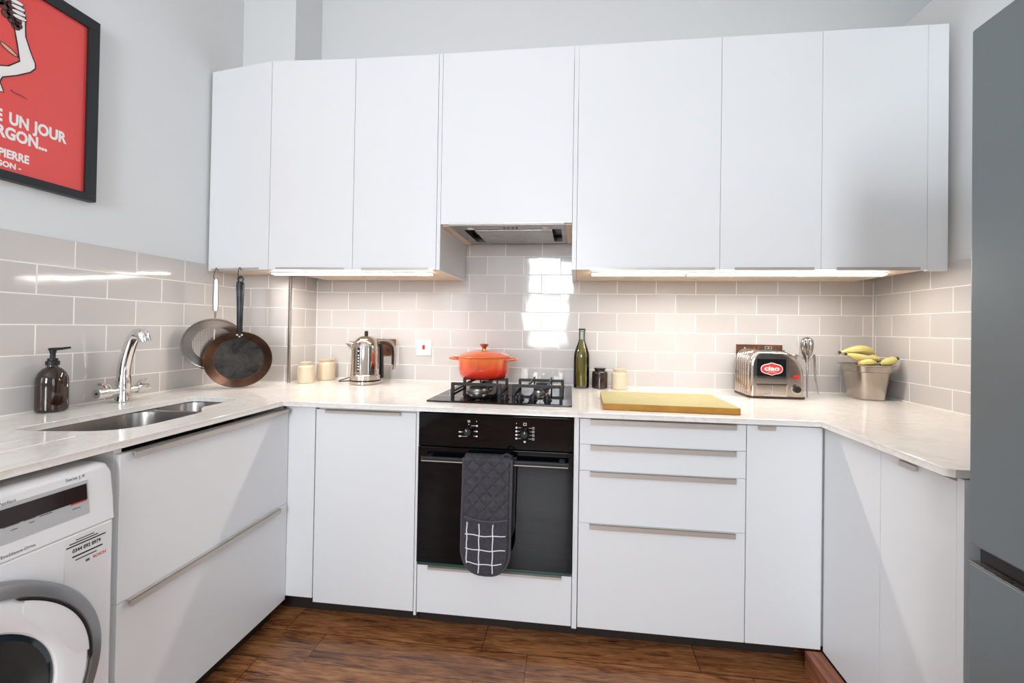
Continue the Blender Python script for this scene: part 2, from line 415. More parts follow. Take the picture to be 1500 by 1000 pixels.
# ------------------------------------------------------------------ room
struct(obj('floor', B(XL - 0.1, XE + 0.1, YF - 0.1, 0.1, -0.06, 0.0), OAK))
struct(obj('ceiling', B(XL - 0.1, XE + 0.1, YF - 0.1, 0.1, CEIL, CEIL + 0.06), CEILM))
wb = struct(obj('wall_back', B(XL - 0.1, XE + 0.1, 0.008, 0.1, 0, CEIL), PAINT))
LW = (-4.7, -3.1, 0.9, 2.75)
lw = new(); xa_, xb_ = XL - 0.1, XL - 0.008
box(lw, xa_, xb_, YF - 0.1, LW[0], 0, CEIL); box(lw, xa_, xb_, LW[1], 0.1, 0, CEIL); box(lw, xa_, xb_, LW[0], LW[1], 0, LW[2]); box(lw, xa_, xb_, LW[0], LW[1], LW[3], CEIL)
wl = struct(obj('wall_left', lw, PAINT, smooth=False))
w = new()
for a in ((LW[0], LW[0] + 0.05, LW[2], LW[3]), (LW[1] - 0.05, LW[1], LW[2], LW[3]), (LW[0], LW[1], LW[2], LW[2] + 0.06), (LW[0], LW[1], LW[3] - 0.05, LW[3]), ((LW[0] + LW[1]) / 2 - 0.025, (LW[0] + LW[1]) / 2 + 0.025, LW[2], LW[3])): box(w, XL - 0.075, XL - 0.03, *a)
struct(obj('window_3', w, HEADW))  # unseen window added to brighten the right-hand wall
struct(obj('wall_light_block', B(XR + 0.101, XE - 0.001, -2.05, -1.95, 0, CEIL), PAINT))  # unseen wall added to keep east window light off the back wall
wr = struct(obj('wall_right', B(XR + 0.008, XR + 0.1, -2.05, 0.0075, 0, 2.664), PAINT))
wc = struct(obj('wall_corner', B(XL - 0.0075, -1.3324, -0.2135, 0.0075, 0, CEIL), PAINT))
we = new()   # wall beyond the partition, with a wide window added for fill light
EW = (-4.4, -2.5, 0.5, 2.7)
box(we, XE, XE + 0.1, YF - 0.1, EW[0], 0, CEIL); box(we, XE, XE + 0.1, EW[1], 0.0, 0, CEIL); box(we, XE, XE + 0.1, EW[0], EW[1], 0, EW[2]); box(we, XE, XE + 0.1, EW[0], EW[1], EW[3], CEIL)
struct(obj('wall_east', we, PAINT))
w = new()
for a in ((EW[0], EW[0] + 0.05, EW[2], EW[3]), (EW[1] - 0.05, EW[1], EW[2], EW[3]), (EW[0], EW[1], EW[2], EW[2] + 0.06), (EW[0], EW[1], EW[3] - 0.05, EW[3]), ((EW[0] + EW[1]) / 2 - 0.025, (EW[0] + EW[1]) / 2 + 0.025, EW[2], EW[3])): box(w, XE + 0.03, XE + 0.08, *a)
struct(obj('window_2', w, HEADW))
# wall behind the camera, with two tall windows
WINS = [(-0.76, 0.16, 0.9, 2.6)]
fw = new(); xs = [XL - 0.1, WINS[0][0], WINS[0][1], XE + 0.1]
for i in (0, 2): box(fw, xs[i], xs[i + 1], YF - 0.1, YF, 0, CEIL)
for x0, x1, z0, z1 in WINS:
    box(fw, x0, x1, YF - 0.1, YF, 0, z0); box(fw, x0, x1, YF - 0.1, YF, z1, CEIL)
struct(obj('wall_front', fw, PAINT))
for i, (x0, x1, z0, z1) in enumerate(WINS):
    w = new()
    for a in ((x0, x0 + 0.05, z0, z1), (x1 - 0.05, x1, z0, z1), (x0, x1, z0, z0 + 0.06), (x0, x1, z1 - 0.05, z1), (x0, x1, (z0 + z1) / 2 - 0.025, (z0 + z1) / 2 + 0.025)):
        box(w, a[0], a[1], YF - 0.08, YF - 0.03, a[2], a[3])
    struct(obj('window_%d' % (i + 1), w, HEADW))
# tiling
obj('tiling', B(-1.3244, XR, 0.0, 0.0075, 0.875, 1.70), TILE_BACK, wb)
obj('tiling', B(XL - 0.0075, XL, -2.3, -0.2215, 0.875, 1.511), TILE_LEFT, wl)
obj('tiling', B(XR, XR + 0.0075, -1.9, 0.0, 0.875, 1.511), TILE_RIGHT, wr)
obj('tiling', B(XL, -1.3324, -0.2215, -0.214, 0.875, 1.511), TILE_COLX, wc)
obj('tiling', B(-1.332, -1.3244, -0.2215, 0.0, 0.875, 1.511), TILE_COLY, wc)
struct(obj('trim_1', B(-1.334, -1.3215, -0.2240, -0.2120, ZC + 0.001, 1.478, bev=0.002), TRIMS))
# sealant bead along the worktop
sb = new()
box(sb, -1.3205, XR - 0.001, -0.006, -0.0005, ZC + 0.0004, ZC + 0.006); box(sb, XL + 0.0005, XL + 0.006, -2.0, -0.2225, ZC + 0.0004, ZC + 0.006)
box(sb, XR - 0.006, XR - 0.0005, -1.17, -0.0065, ZC + 0.0004, ZC + 0.006); box(sb, XL + 0.0065, -1.335, -0.228, -0.2222, ZC + 0.0004, ZC + 0.006)
box(sb, -1.3205, -1.315, -0.21, -0.0065, ZC + 0.0004, ZC + 0.006)
box(sb, XR - 0.0045, XR - 0.0003, -0.0045, -0.0003, ZC + 0.0065, 1.478); box(sb, -1.3241, -1.320, -0.0042, -0.0003, ZC + 0.0065, 1.478); box(sb, XL + 0.0003, XL + 0.004, -0.2255, -0.2218, ZC + 0.0065, 1.475)
struct(obj('trim_2', sb, GROUT))

# ------------------------------------------------------------------ worktop with sink cut-out and drainer grooves
outer = [(-1.629, -2.02), (-0.9825, -2.02), (-0.9825, -0.698), (1.0506, -0.698), (1.0506, -1.160), (1.066, -1.1745), (1.693, -1.1745),
         (1.693, -0.002), (-1.3224, -0.002), (-1.3224, -0.2245), (-1.629, -0.2245)]
SINKH = rpoly([(-1.405, -1.225, 0.035), (-1.30, -1.225, 0.12), (-1.085, -1.19, 0.15), (-1.10, -0.935, 0.07), (-1.178, -0.86, 0.05), (-1.185, -0.675, 0.06), (-1.415, -0.672, 0.04)], 8)
wt = link_mesh('worktop', curve_mesh([outer, SINKH], ZW, ZC, 0.0015), QUARTZ)
gb = new()
for x in (-1.455, -1.395, -1.315, -1.235, -1.147): tube(gb, [(x, -1.30 if x < -1.2 else -1.25, ZC + 0.0022), (x, -1.96, ZC + 0.0016)], 0.0042, 10)
me = bpy.data.meshes.new('cut'); gb.to_mesh(me); gb.free(); co = bpy.data.objects.new('cut', me); COL.objects.link(co)
md = wt.modifiers.new('grooves', 'BOOLEAN'); md.object = co; md.operation = 'DIFFERENCE'; md.solver = 'EXACT'
bpy.context.view_layer.update()
me2 = bpy.data.meshes.new_from_object(wt.evaluated_get(bpy.context.evaluated_depsgraph_get()))
if len(me2.polygons) > 20:
    wt.modifiers.clear(); wt.data = me2; me2.name = 'worktop'
    if not me2.materials: me2.materials.append(QUARTZ)
else: wt.modifiers.clear()
bpy.data.objects.remove(co)
for p in wt.data.polygons: p.use_smooth = False
tag(wt, 'pale veined quartz worktop running in a U around the kitchen', 'worktop')

# ------------------------------------------------------------------ sink
sk = thing('sink', 'undermounted stainless steel one and a half bowl sink below the mixer tap', 'sink', (-1.25, -0.95, 0))
def bowl(bm, x0, x1, y0, y1, r, ztop, depth):
    rings = []
    for dz, ins in ((0, 0), (-0.02, 0.003), (-depth + 0.04, 0.014), (-depth + 0.012, 0.024), (-depth, 0.045), (-depth - 0.003, 0.12)):
        rr = rrect(x0 + ins, x1 - ins, y0 + ins, y1 - ins, max(r - ins * 0.4, 0.01), 6)
        rings.append([(p[0], p[1], ztop + dz) for p in rr])
    loft(bm, rings, False, True); return bm
bw = [(-1.425, -1.082, -1.24, -0.862, 0.085, 0.165), (-1.425, -1.172, -0.842, -0.668, 0.07, 0.115)]
for nm, (x0, x1, y0, y1, r, d) in zip(('main_bowl', 'half_bowl'), bw):
    obj(nm, bowl(new(), x0, x1, y0, y1, r, 0.8875, d), SINKM, sk, world=True)
fl = curve_mesh([rrect(-1.45, -1.06, -1.26, -0.645, 0.05)] + [rrect(x0 + 0.0005, x1 - 0.0005, y0 + 0.0005, y1 - 0.0005, r, 6) for x0, x1, y0, y1, r, d in bw], 0.8862, 0.8882)
fl.transform(Matrix.Translation((1.25, 0.95, 0))); link_mesh('rim', fl, SINKM, sk)
obj('drain', cyl(new(), 0.04, 0.7198, 0.723, (-1.25, -1.06, 0), n=32, bev=0.001), CHROME, sk, world=True)
d = new(); [cyl(d, 0.004, -0.001, 0.002, (-1.26 + 0.022 * k, -0.8805, 0.845), axis='y', n=10) for k in range(2)]
obj('overflow', d, BLACK, sk, world=True)

# ------------------------------------------------------------------ mixer tap
tp = thing('mixer_tap', 'chrome mixer tap with swan neck spout and two lever-top handles behind the sink', 'tap', (-1.556, -0.82, ZC + 0.0006))
lathe_b = new(); lathe(lathe_b, [(0.026, 0), (0.027, 0.006), (0.024, 0.02), (0.023, 0.045), (0.0235, 0.07), (0.0225, 0.09), (0.0195, 0.105)], 32)
obj('body', lathe_b, CHROME, tp)
sp = new(); tube(sp, [(0, 0, 0.095), (0.003, 0, 0.14), (0.014, 0.002, 0.195), (0.030, 0.004, 0.243), (0.050, 0.006, 0.265), (0.070, 0.008, 0.260), (0.078, 0.009, 0.234)],
               [0.0195, 0.0195, 0.0195, 0.0195, 0.0195, 0.020, 0.0185], 20, sub=8)
obj('spout', sp, CHROME, tp)
for s in (-1, 1):
    h = new(); cyl(h, 0.013, s * 0.018 if s > 0 else -0.045, 0.045 if s > 0 else -0.018, (0, 0, 0.043), 'y', 24)
    a, c = (0.045, 0.088) if s > 0 else (-0.088, -0.045)
    cyl(h, 0.0195, a, c, (0, 0, 0.043), 'y', 28, 0.003)
    k = obj('handle', h, CHROME, tp)
    lv = new(); tube(lv, [(0, s * 0.05, 0.058), (0.002, s * 0.062, 0.074), (0.004, s * 0.082, 0.078)], [0.006, 0.0075, 0.005], 10, sx=1.7, sub=4)
    obj('lever', lv, CHROME, k)
    cp = new(); cyl(cp, 0.0045, s * 0.0875 if s > 0 else -0.0895, 0.0895 if s > 0 else -0.0875, (0, 0, 0.043), 'y', 14); obj('index_dot', cp, BLACK, k)

# ------------------------------------------------------------------ soap dispenser
so = thing('soap_dispenser', 'brown glass soap bottle with black pump by the tap', 'soap bottle', (-1.588, -1.012, ZC + 0.0006))
obj('bottle', lathe(new(), [(0.030, 0), (0.037, 0.004), (0.039, 0.012), (0.039, 0.098), (0.0375, 0.115), (0.032, 0.132), (0.023, 0.145), (0.014, 0.152), (0.0125, 0.158), (0.0125, 0.166)], 40), AMBER, so)
pu = new(); lathe(pu, [(0.0165, 0.158), (0.0168, 0.160), (0.0168, 0.172), (0.0125, 0.1735), (0.0125, 0.181), (0.007, 0.182), (0.0065, 0.196), (0.009, 0.208), (0.0095, 0.213), (0.004, 0.217)], 24)
tube(pu, [(0, 0.0, 0.2125), (0.004, 0.02, 0.2135), (0.008, 0.042, 0.2165)], [0.0055, 0.0045, 0.0035], 10)
tube(pu, [(0, 0, 0.2125), (0, -0.011, 0.213)], [0.005, 0.004], 10)
obj('pump', pu, BLACK, so)

# ------------------------------------------------------------------ doors and handles
def edge_pull_front(parent, x0, x1, ztop, y=YB, lip=0.02, out=0.013, up=True):
    """folded metal edge pull on a front facing -y; up: hangs over the top edge"""
    b_ = new()
    if up:
        box(b_, x0, x1, y - out, y + 0.006, ztop + 0.0006, ztop + 0.0022); box(b_, x0, x1, y - out, y - out + 0.0022, ztop - lip, ztop + 0.0022, 0.0004)
    else:
        box(b_, x0, x1, y - out, y + 0.006, ztop - 0.0022, ztop - 0.0006); box(b_, x0, x1, y - out, y - out + 0.0022, ztop - 0.0022, ztop + lip, 0.0004)
    return obj('handle', b_, STEELD, parent, world=True, smooth=False)
def edge_pull_side(parent, y0, y1, ztop, x, sgn, lip=0.016, out=0.016):
    b_ = new(); xa, xb = sorted((x + sgn * out, x - sgn * 0.006)); box(b_, xa, xb, y0, y1, ztop + 0.0006, ztop + 0.0022)
    xa, xb = sorted((x + sgn * out, x + sgn * (out - 0.0022))); box(b_, xa, xb, y0, y1, ztop - lip, ztop + 0.0022, 0.0004)
    return obj('handle', b_, STEELD, parent, world=True, smooth=False)
def door_front(parent, name, x0, x1, z0, z1, y=YB, th=0.018, m=None):
    return obj(name, B(x0 + 0.0008, x1 - 0.0008, y, y + th, z0 + 0.0008, z1 - 0.0008, bev=0.0008), m or WHITE, parent, world=True)
def door_side(parent, name, y0, y1, z0, z1, x, sgn, th=0.018):
    xa, xb = sorted((x, x - sgn * th))
    return obj(name, B(xa, xb, y0 + 0.0008, y1 - 0.0008, z0 + 0.0008, z1 - 0.0008, bev=0.0008), WHITE, parent, world=True)
ZT, ZB = 0.8785, 0.078

# sink drawer unit (faces +x)
XLF = -0.9936
un = thing('drawer_unit', 'white two-drawer base unit under the sink beside the washing machine', 'kitchen cabinet', (-1.3, -0.96, 0))
ca = new()
for y0, y1 in ((-1.267, -1.249), (-0.662, -0.655)): box(ca, -1.58, XLF - 0.0185, y0, y1, ZB, 0.884 if y0 < -1 else 0.884)
box(ca, -1.58, XLF - 0.0185, -1.249, -0.662, ZB, ZB + 0.018); box(ca, -1.58, -1.565, -1.249, -0.662, ZB + 0.018, 0.6)
obj('carcass', ca, WHITEM, un, world=True)
for z0, z1, a, c in ((0.478, ZT - 0.006, -1.2425, -0.665), (ZB, 0.478, -1.245, -0.70)):
    dr = door_side(un, 'drawer', -1.267, -0.6468, z0, z1, XLF, 1)
    edge_pull_side(dr, a, c, z1 - 0.0012, XLF, 1)
obj('plinth', B(-1.065, -1.05, -1.267, -0.655, 0.002, 0.076), DARK, un, world=True)

# corner filler + single door unit
XB0, XBA, XBB = -0.9915, -0.873, -0.440
u2 = thing('base_cabinet', 'white single-door base unit below the kettle, between corner filler and oven', 'kitchen cabinet', (-0.65, -0.35, 0))
obj('carcass', B(-0.870, -0.4425, YB + 0.0195, -0.01, ZB, 0.885), WHITEM, u2, world=True)
d2 = door_front(u2, 'cabinet_door', XBA + 0.002, XBB - 0.001, ZB, 0.872)
edge_pull_front(d2, -0.825, -0.504, 0.8708, lip=0.010)
obj('filler_panel', B(XB0 - 0.016, XBA - 0.0035, YB + 0.003, YB + 0.02, ZB + 0.014, 0.884, bev=0.0015), WHITE, u2, world=True)
obj('plinth', B(-1.045, -0.4425, YB + 0.065, YB + 0.08, 0.002, 0.076), DARK, u2, world=True)

# oven housing with drawer beneath
u3 = thing('oven_housing', 'white oven housing with one drawer under the black oven', 'kitchen cabinet', (-0.12, -0.35, 0))
XO0, XO1, XD = -0.4266, 0.1878, 0.2126
obj('side_panel', B(-0.4385, XO0 - 0.0015, YB - 0.002, -0.01, 0.066, 0.885, bev=0.0008), WHITE, u3, world=True)
obj('side_panel', B(XO1 + 0.0035, XD - 0.0025, YB - 0.001, -0.01, 0.072, 0.885, bev=0.0008), WHITE, u3, world=True)
obj('shelf', B(XO0, XO1 + 0.002, YB + 0.03, -0.02, 0.225, 0.24), WHITEM, u3, world=True)
dr = door_front(u3, 'drawer', XO0, XO1 + 0.002, ZB, 0.268)
edge_pull_front(dr, -0.3795, 0.150, 0.2668, lip=0.009)
obj('plinth', B(-0.4385, XD - 0.0025, YB + 0.065, YB + 0.08, 0.002, 0.064), DARK, u3, world=True)

# four-drawer unit
u4 = thing('drawer_unit', 'white four-drawer base unit beside the oven, below the chopping board', 'kitchen cabinet', (0.51, -0.35, 0))
XE1 = 0.8225
obj('carcass', B(XD, XE1 - 0.001, YB + 0.0195, -0.01, ZB, 0.885), WHITEM, u4, world=True)
for z0, z1 in ((0.7785, 0.876), (0.678, 0.7785), (0.478, 0.678), (ZB, 0.478)):
    dr = door_front(u4, 'drawer', XD, XE1, z0, z1); edge_pull_front(dr, 0.2535, 0.785, z1 - 0.0012, lip=0.0175)
obj('plinth', B(XD, XE1, YB + 0.065, YB + 0.08, 0.002, 0.076), DARK, u4, world=True)

# inner-corner unit, door facing the room and door facing the sink run
XRF, XBF = 1.089, 1.0845
u5 = thing('corner_cabinet', 'white corner base unit with an L-shaped pair of doors below the toaster', 'kitchen cabinet', (1.2, -0.4, 0))
obj('carcass', prism(new(), [(0.8255, YB + 0.0195), (XRF + 0.0195, YB + 0.0195), (XRF + 0.0195, -0.914), (1.66, -0.914), (1.66, -0.01), (0.8255, -0.01)], ZB, 0.885, 'xy'), WHITEM, u5, world=True)
d5 = door_front(u5, 'cabinet_door', XE1 + 0.0015, XBF, ZB, 0.876)
hb = new(); prism(hb, rpoly([(0.862, 0.8745, 0), (0.922, 0.8745, 0), (0.922, 0.860, 0.006), (0.862, 0.860, 0.006)], 4), YB - 0.010, YB - 0.0005, 'xz'); obj('handle', hb, STEELD, d5, world=True)
door_side(u5, 'cabinet_door', -0.916, YB - 0.004, ZB, 0.876, XRF, -1)
obj('plinth', B(XE1, 1.027, YB + 0.065, YB + 0.08, 0.002, 0.074), DARK, u5, world=True)
u6 = thing('base_cabinet', 'narrow white single-door base unit at the worktop end, next to the fridge freezer', 'kitchen cabinet', (1.35, -1.03, 0))
obj('carcass', B(XRF + 0.0195, 1.66, -1.1505, -0.9165, ZB, 0.885), WHITEM, u6, world=True)
d6 = door_side(u6, 'cabinet_door', -1.1517, -0.9165, ZB, 0.876, XRF, -1)
hb = new(); box(hb, XRF - 0.010, XRF - 0.0006, -1.046, -0.993, 0.860, 0.8745, 0.002); obj('handle', hb, STEELD, d6, world=True)
obj('end_panel', B(XRF - 0.001, 1.66, -1.1705, -1.1522, 0.002, 0.885, bev=0.001), WHITE, u6, world=True)
tag(obj('plinth_board', B(1.030, XRF - 0.002, -1.172, YB - 0.002, 0.0005, 0.074, bev=0.002), WOODR), 'red-brown timber plinth board on the floor before the corner unit doors', 'plinth')

# ------------------------------------------------------------------ upper cabinets
UT, UB = 2.4717, 1.480
def bottom_pull(parent, x0, x1, y=YU, zb=None, hgt=0.010):
    z = (zb if zb else UB); b_ = new(); box(b_, x0, x1, y - 0.0025, y - 0.0005, z - 0.0005, z + hgt, 0.0003); box(b_, x0, x1, y - 0.0025, y + 0.012, z - 0.0022, z - 0.0006)
    return obj('handle', b_, STEELD, parent, world=True, smooth=False)
# angled corner unit
c1 = thing('upper_cabinet', 'white angled corner cabinet high above the hanging frying pan', 'kitchen cabinet', (-1.45, -0.3, UB))
P0, P1 = Vector((-1.6285, -0.402)), Vector((-1.2632, -0.4545)); tdir = (P1 - P0).normalized(); ndir = Vector((tdir.y, -tdir.x))
def plate(p, q, th, z0, z1, bev=0.001):
    w = -ndir * th; pts = [p, q, q + w, p + w]
    return prism(new(), [(v_.x, v_.y) for v_ in pts], z0, z1, 'xy', bev)
obj('carcass', prism(new(), [(-1.6285, -0.381), (-1.264, -0.433), (-1.264, -0.2262), (-1.6285, -0.2262)], UB + 0.003, UT - 0.002, 'xy'), CABIN, c1, world=True)
dA = obj('cabinet_door', plate(P0 + tdir * 0.001, P1, 0.018, UB, UT), WHITE, c1, world=True)
hq = prism(new(), [(v_.x, v_.y) for v_ in (P0 + tdir * 0.025 + ndir * 0.0025, P1 - tdir * 0.055 + ndir * 0.0025, P1 - tdir * 0.055 + ndir * 0.0006, P0 + tdir * 0.025 + ndir * 0.0006)], UB - 0.001, UB + 0.010, 'xy')
obj('handle', hq, STEELD, dA, world=True, smooth=False)
# double unit by the kettle
XA, XBm, XC, XDd = -1.2600, -0.8507, -0.4475, -0.4289
c2 = thing('upper_cabinet', 'white two-door cabinet hung above the kettle', 'kitchen cabinet', (-0.85, -0.2, UB))
obj('carcass', B(XA + 0.001, XC - 0.001, YU + 0.0195, -0.003, UB + 0.002, UT - 0.002), CABIN, c2, world=True)
dq = new(); prism(dq, [(XA + 0.0005, -0.4555), (XBm - 0.0012, YU), (XBm - 0.0012, YU + 0.018), (XA + 0.0005, -0.4365)], UB, UT, 'xy', 0.001)
dB = obj('cabinet_door', dq, WHITE, c2, world=True); dC = door_front(c2, 'cabinet_door', XBm, XC, UB, UT, YU)
hq = new(); prism(hq, [(-1.2234, -0.4562), (-0.8898, -0.4422), (-0.8898, -0.4405), (-1.2234, -0.4545)], UB - 0.001, UB + 0.010, 'xy'); obj('handle', hq, STEELD, dB, world=True, smooth=False)
bottom_pull(dC, -0.8058, -0.4843)
obj('end_panel', B(XC + 0.001, XDd - 0.0005, YU, -0.003, UB, UT, bev=0.0008), WHITE, c2, world=True)
# short unit over the hood
XEh, XF = 0.1699, 0.1900; ZH = 1.6826
c3 = thing('upper_cabinet', 'short white cabinet above the steel extractor hood', 'kitchen cabinet', (-0.13, -0.2, ZH))
obj('carcass', B(XDd + 0.001, XEh - 0.001, YU + 0.0195, -0.003, ZH + 0.075, UT - 0.002), CABIN, c3, world=True)
dD = door_front(c3, 'cabinet_door', XDd, XEh, ZH + 0.004, UT, YU)
bottom_pull(dD, -0.3887, 0.1333, zb=ZH + 0.004, hgt=0.006)
# wide single unit
c4 = thing('upper_cabinet', 'wide white single-door cabinet hung above the oil bottle and chopping board', 'kitchen cabinet', (0.49, -0.2, UB))
XG, XH, XI = 0.7938, 1.1944, 1.5922
obj('carcass', B(XF + 0.001, XG - 0.0005, YU + 0.0195, -0.003, UB + 0.002, UT - 0.002), CABIN, c4, world=True)
dE = door_front(c4, 'cabinet_door', XF, XG, UB, UT, YU); bottom_pull(dE, 0.2461, 0.7741)
obj('end_panel', B(XEh + 0.0005, XF - 0.0005, YU, -0.003, UB, UT, bev=0.0008), WHITE, c4, world=True)
# double unit by the right-hand wall
c5 = thing('upper_cabinet', 'white two-door cabinet with a filler panel, hung above the toaster and banana tin', 'kitchen cabinet', (1.2, -0.2, UB))
obj('carcass', B(XG + 0.0005, XI + 0.01, YU + 0.0195, -0.003, UB + 0.002, UT - 0.002), CABIN, c5, world=True)
dF = door_front(c5, 'cabinet_door', XG, XH, UB, UT, YU); bottom_pull(dF, 0.8538, 1.1674)
dG = door_front(c5, 'cabinet_door', XH, XI, UB, UT, YU); bottom_pull(dG, 1.2536, 1.5665)
obj('filler_panel', B(XI + 0.001, 1.668, YU + 0.001, YU + 0.019, UB - 0.004, UT, bev=0.0008), WHITE, c5, world=True)

# ------------------------------------------------------------------ extractor hood
eh = thing('extractor_hood', 'slim stainless steel extractor hood over the hob', 'extractor hood', (-0.13, -0.2, ZH))
hb = new(); hx0, hx1, hy0, hy1 = -0.392, 0.140, -0.4185, -0.035
# steel tray with a deep filter recess
for a in ((hx0, hx1, hy0, -0.345), (hx0, hx1, -0.075, hy1), (hx0, -0.345, -0.345, -0.075), (0.118, hx1, -0.345, -0.075)):
    box(hb, a[0], a[1], a[2], a[3], ZH + 0.0005, ZH + 0.02)
box(hb, hx0, hx1, hy0, hy1, ZH + 0.055, ZH + 0.07)
for a in ((hx0, hx1, hy0, hy0 + 0.01), (hx0, hx1, hy1 - 0.01, hy1), (hx0, hx0 + 0.01, hy0 + 0.01, hy1 - 0.01), (hx1 - 0.01, hx1, hy0 + 0.01, hy1 - 0.01)): box(hb, a[0], a[1], a[2], a[3], ZH + 0.02, ZH + 0.055)
box(hb, hx0, hx1, -0.4365, hy0, ZH - 0.0015, ZH + 0.0008)
obj('casing', hb, STEEL, eh, world=True)
obj('filter', B(-0.295, 0.075, -0.338, -0.082, ZH - 0.003, ZH + 0.006, bev=0.002), STEEL, eh, world=True)
obj('vent_opening', B(-0.343, 0.116, -0.3445, -0.0755, ZH + 0.035, ZH + 0.054), BLACK, eh, world=True)
for x in (-0.3045, 0.0472): obj('lamp', cyl(new(), 0.016, ZH - 0.0025, ZH + 0.002, (x, -0.373, 0), n=20, bev=0.001), LAMPG, eh, world=True)
for k in range(4): obj('button', cyl(new(), 0.005, ZH - 0.002, ZH + 0.001, (-0.146 + k * 0.02, -0.373, 0), n=14), BLACK, eh, world=True)
for x0, x1 in ((XDd + 0.002, hx0 - 0.001), (hx1 + 0.001, XEh - 0.002)):
    obj('filler_strip', B(x0, x1, -0.4185, -0.02, ZH, ZH + 0.015), CABIN, eh, world=True)

# ------------------------------------------------------------------ under-cabinet lights
for x0, x1, lb in ((-1.335, -0.505, 'lit strip light under the cabinet above the kettle'), (0.262, 0.682, 'lit strip light under the cabinet above the oil bottle'), (0.694, 1.514, 'long lit strip light under the cabinets above the toaster')):
    lt = thing('strip_light', lb, 'light', ((x0 + x1) / 2, -0.33, UB - 0.01), group='strip lights under the wall cabinets')
    hs = B(x0, x1, -0.348, -0.3135, UB - 0.003, UB + 0.0008); box(hs, x0, x1, -0.3160, -0.3135, UB - 0.0105, UB - 0.003); obj('housing', hs, WHITEM, lt, world=True)  # rear lip added to shield the tiles from the strip
    # the diffuser is canted towards the room to put less light on the tiles
    obj('diffuser', prism(new(), [(-0.3455, UB - 0.0035), (-0.3165, UB - 0.0035), (-0.3165, UB - 0.0090), (-0.3190, UB - 0.0094), (-0.3455, UB - 0.0062)], x0 + 0.004, x1 - 0.004, 'yz'), LEDM, lt, world=True)

# ------------------------------------------------------------------ built-in oven
ov = thing('oven', 'black built-in oven with an oven glove over its handle bar', 'oven', (-0.12, YB, 0.27))
YO = YB - 0.006
obj('body', B(XO0 + 0.004, XO1 - 0.002, YB + 0.02, -0.10, 0.2415, 0.87), BLACKM, ov, world=True)
obj('control_panel', B(XO0, XO1, YO, YB + 0.019, 0.7465, 0.8745, bev=0.0015), BLACKG, ov, world=True)
do = obj('oven_door', B(XO0, XO1, YO - 0.004, YB + 0.019, 0.284, 0.7425, bev=0.0015), BLACKG, ov, world=True)
obj('vent_strip', B(XO0 + 0.002, XO1 - 0.002, YO + 0.002, YB + 0.019, 0.270, 0.2825, bev=0.001), GREENG, ov, world=True)
hb = new()
box(hb, -0.400, 0.172, -0.697, -0.684, 0.696, 0.716, 0.004, 3)
for x in (-0.375, 0.147): box(hb, x - 0.011, x + 0.011, -0.6845, YO - 0.0035, 0.699, 0.713, 0.002)
obj('handle', hb, BLACK, do, world=True)
obj('trim', B(-0.398, 0.170, -0.6982, -0.6968, 0.6985, 0.7015), STEELD, do, world=True)
for i, x in enumerate((-0.2227, 0.0005)):
    dk = new(); lathe(dk, [(0.0165, YO), (0.0165, YO - 0.006), (0.0145, YO - 0.022), (0.012, YO - 0.024)], 32, (x, 0, 0.810), 'y')
    a = -0.5 if i == 0 else 0.15
    o = obj('dial', dk, BLACK, ov, world=True)
    pb = new(); box(pb, -0.0012, 0.0012, YO - 0.0248, YO - 0.0242, 0.004, 0.0125)
    bmesh.ops.rotate(pb, verts=pb.verts[:], cent=(0, 0, 0), matrix=Matrix.Rotation(a, 3, 'Y')); bmesh.ops.translate(pb, verts=pb.verts[:], vec=(x, 0, 0.810)); obj('pointer', pb, INK_W, o, world=True)
ic = []
x, z = -0.2227, 0.810
ic += bars([(x - 0.0045, x - 0.003, z + 0.034, z + 0.044), (x + 0.003, x + 0.0045, z + 0.034, z + 0.044), (x - 0.001, x + 0.0005, z + 0.036, z + 0.042), (x - 0.001, x + 0.001, z + 0.025, z + 0.029)])
flat('preheat_mark', ic, M_FRONT, INK_W, ov, YO - 0.0002); ic = []
for k, dz in enumerate((0.022, 0.0, -0.019)): ic += bars([(x + 0.029, x + 0.036, z + dz - 0.0025, z + dz + 0.0025), (x + (0.010 if k == 0 else 0.020), x + 0.028, z + dz - 0.0006, z + dz + 0.0006)])
for k, dz in enumerate((-0.004, -0.021)): ic += bars([(x - 0.040, x - 0.031, z + dz - 0.0025, z + dz + 0.0025), (x - 0.030, x - (0.024 if k == 0 else 0.006), z + dz - 0.0006, z + dz + 0.0006)])
ic += bars([(x + 0.030, x + 0.032, z + 0.037, z + 0.042)])
flat('temperature_symbols', ic, M_FRONT, INK_W, ov, YO - 0.0002); ic = []
x, z = 0.0005, 0.810
for dz in (0.022, 0.008, -0.006, -0.020):
    for s in (-1, 1):
        c = x + s * 0.033
        if s > 0: ic += bars([(c - 0.0038, c + 0.0038, z + dz + 0.0028, z + dz + 0.004), (c - 0.0038, c + 0.0038, z + dz - 0.004, z + dz - 0.0028), (c - 0.0038, c - 0.0026, z + dz - 0.0028, z + dz + 0.0028), (c + 0.0026, c + 0.0038, z + dz - 0.0028, z + dz + 0.0028)])
        else: ic += bars([(c - 0.0035, c + 0.0035, z + dz - 0.0035, z + dz + 0.003)])
        g0, g1 = sorted((c - s * 0.006, x + s * (0.020 if abs(dz) < 0.01 else 0.015))); ic += bars([(g0, g1, z + dz - 0.0005, z + dz + 0.0005)])
ic += bars([(x - 0.006, x + 0.006, z + 0.040, z + 0.0415), (x - 0.006, x + 0.006, z + 0.031, z + 0.0325), (x - 0.006, x - 0.0045, z + 0.0325, z + 0.040), (x + 0.0045, x + 0.006, z + 0.0325, z + 0.040), (x - 0.004, x + 0.004, z - 0.035, z - 0.029), (x - 0.034, x - 0.0325, z + 0.036, z + 0.041)])
flat('function_symbols', ic, M_FRONT, INK_W, ov, YO - 0.0002)

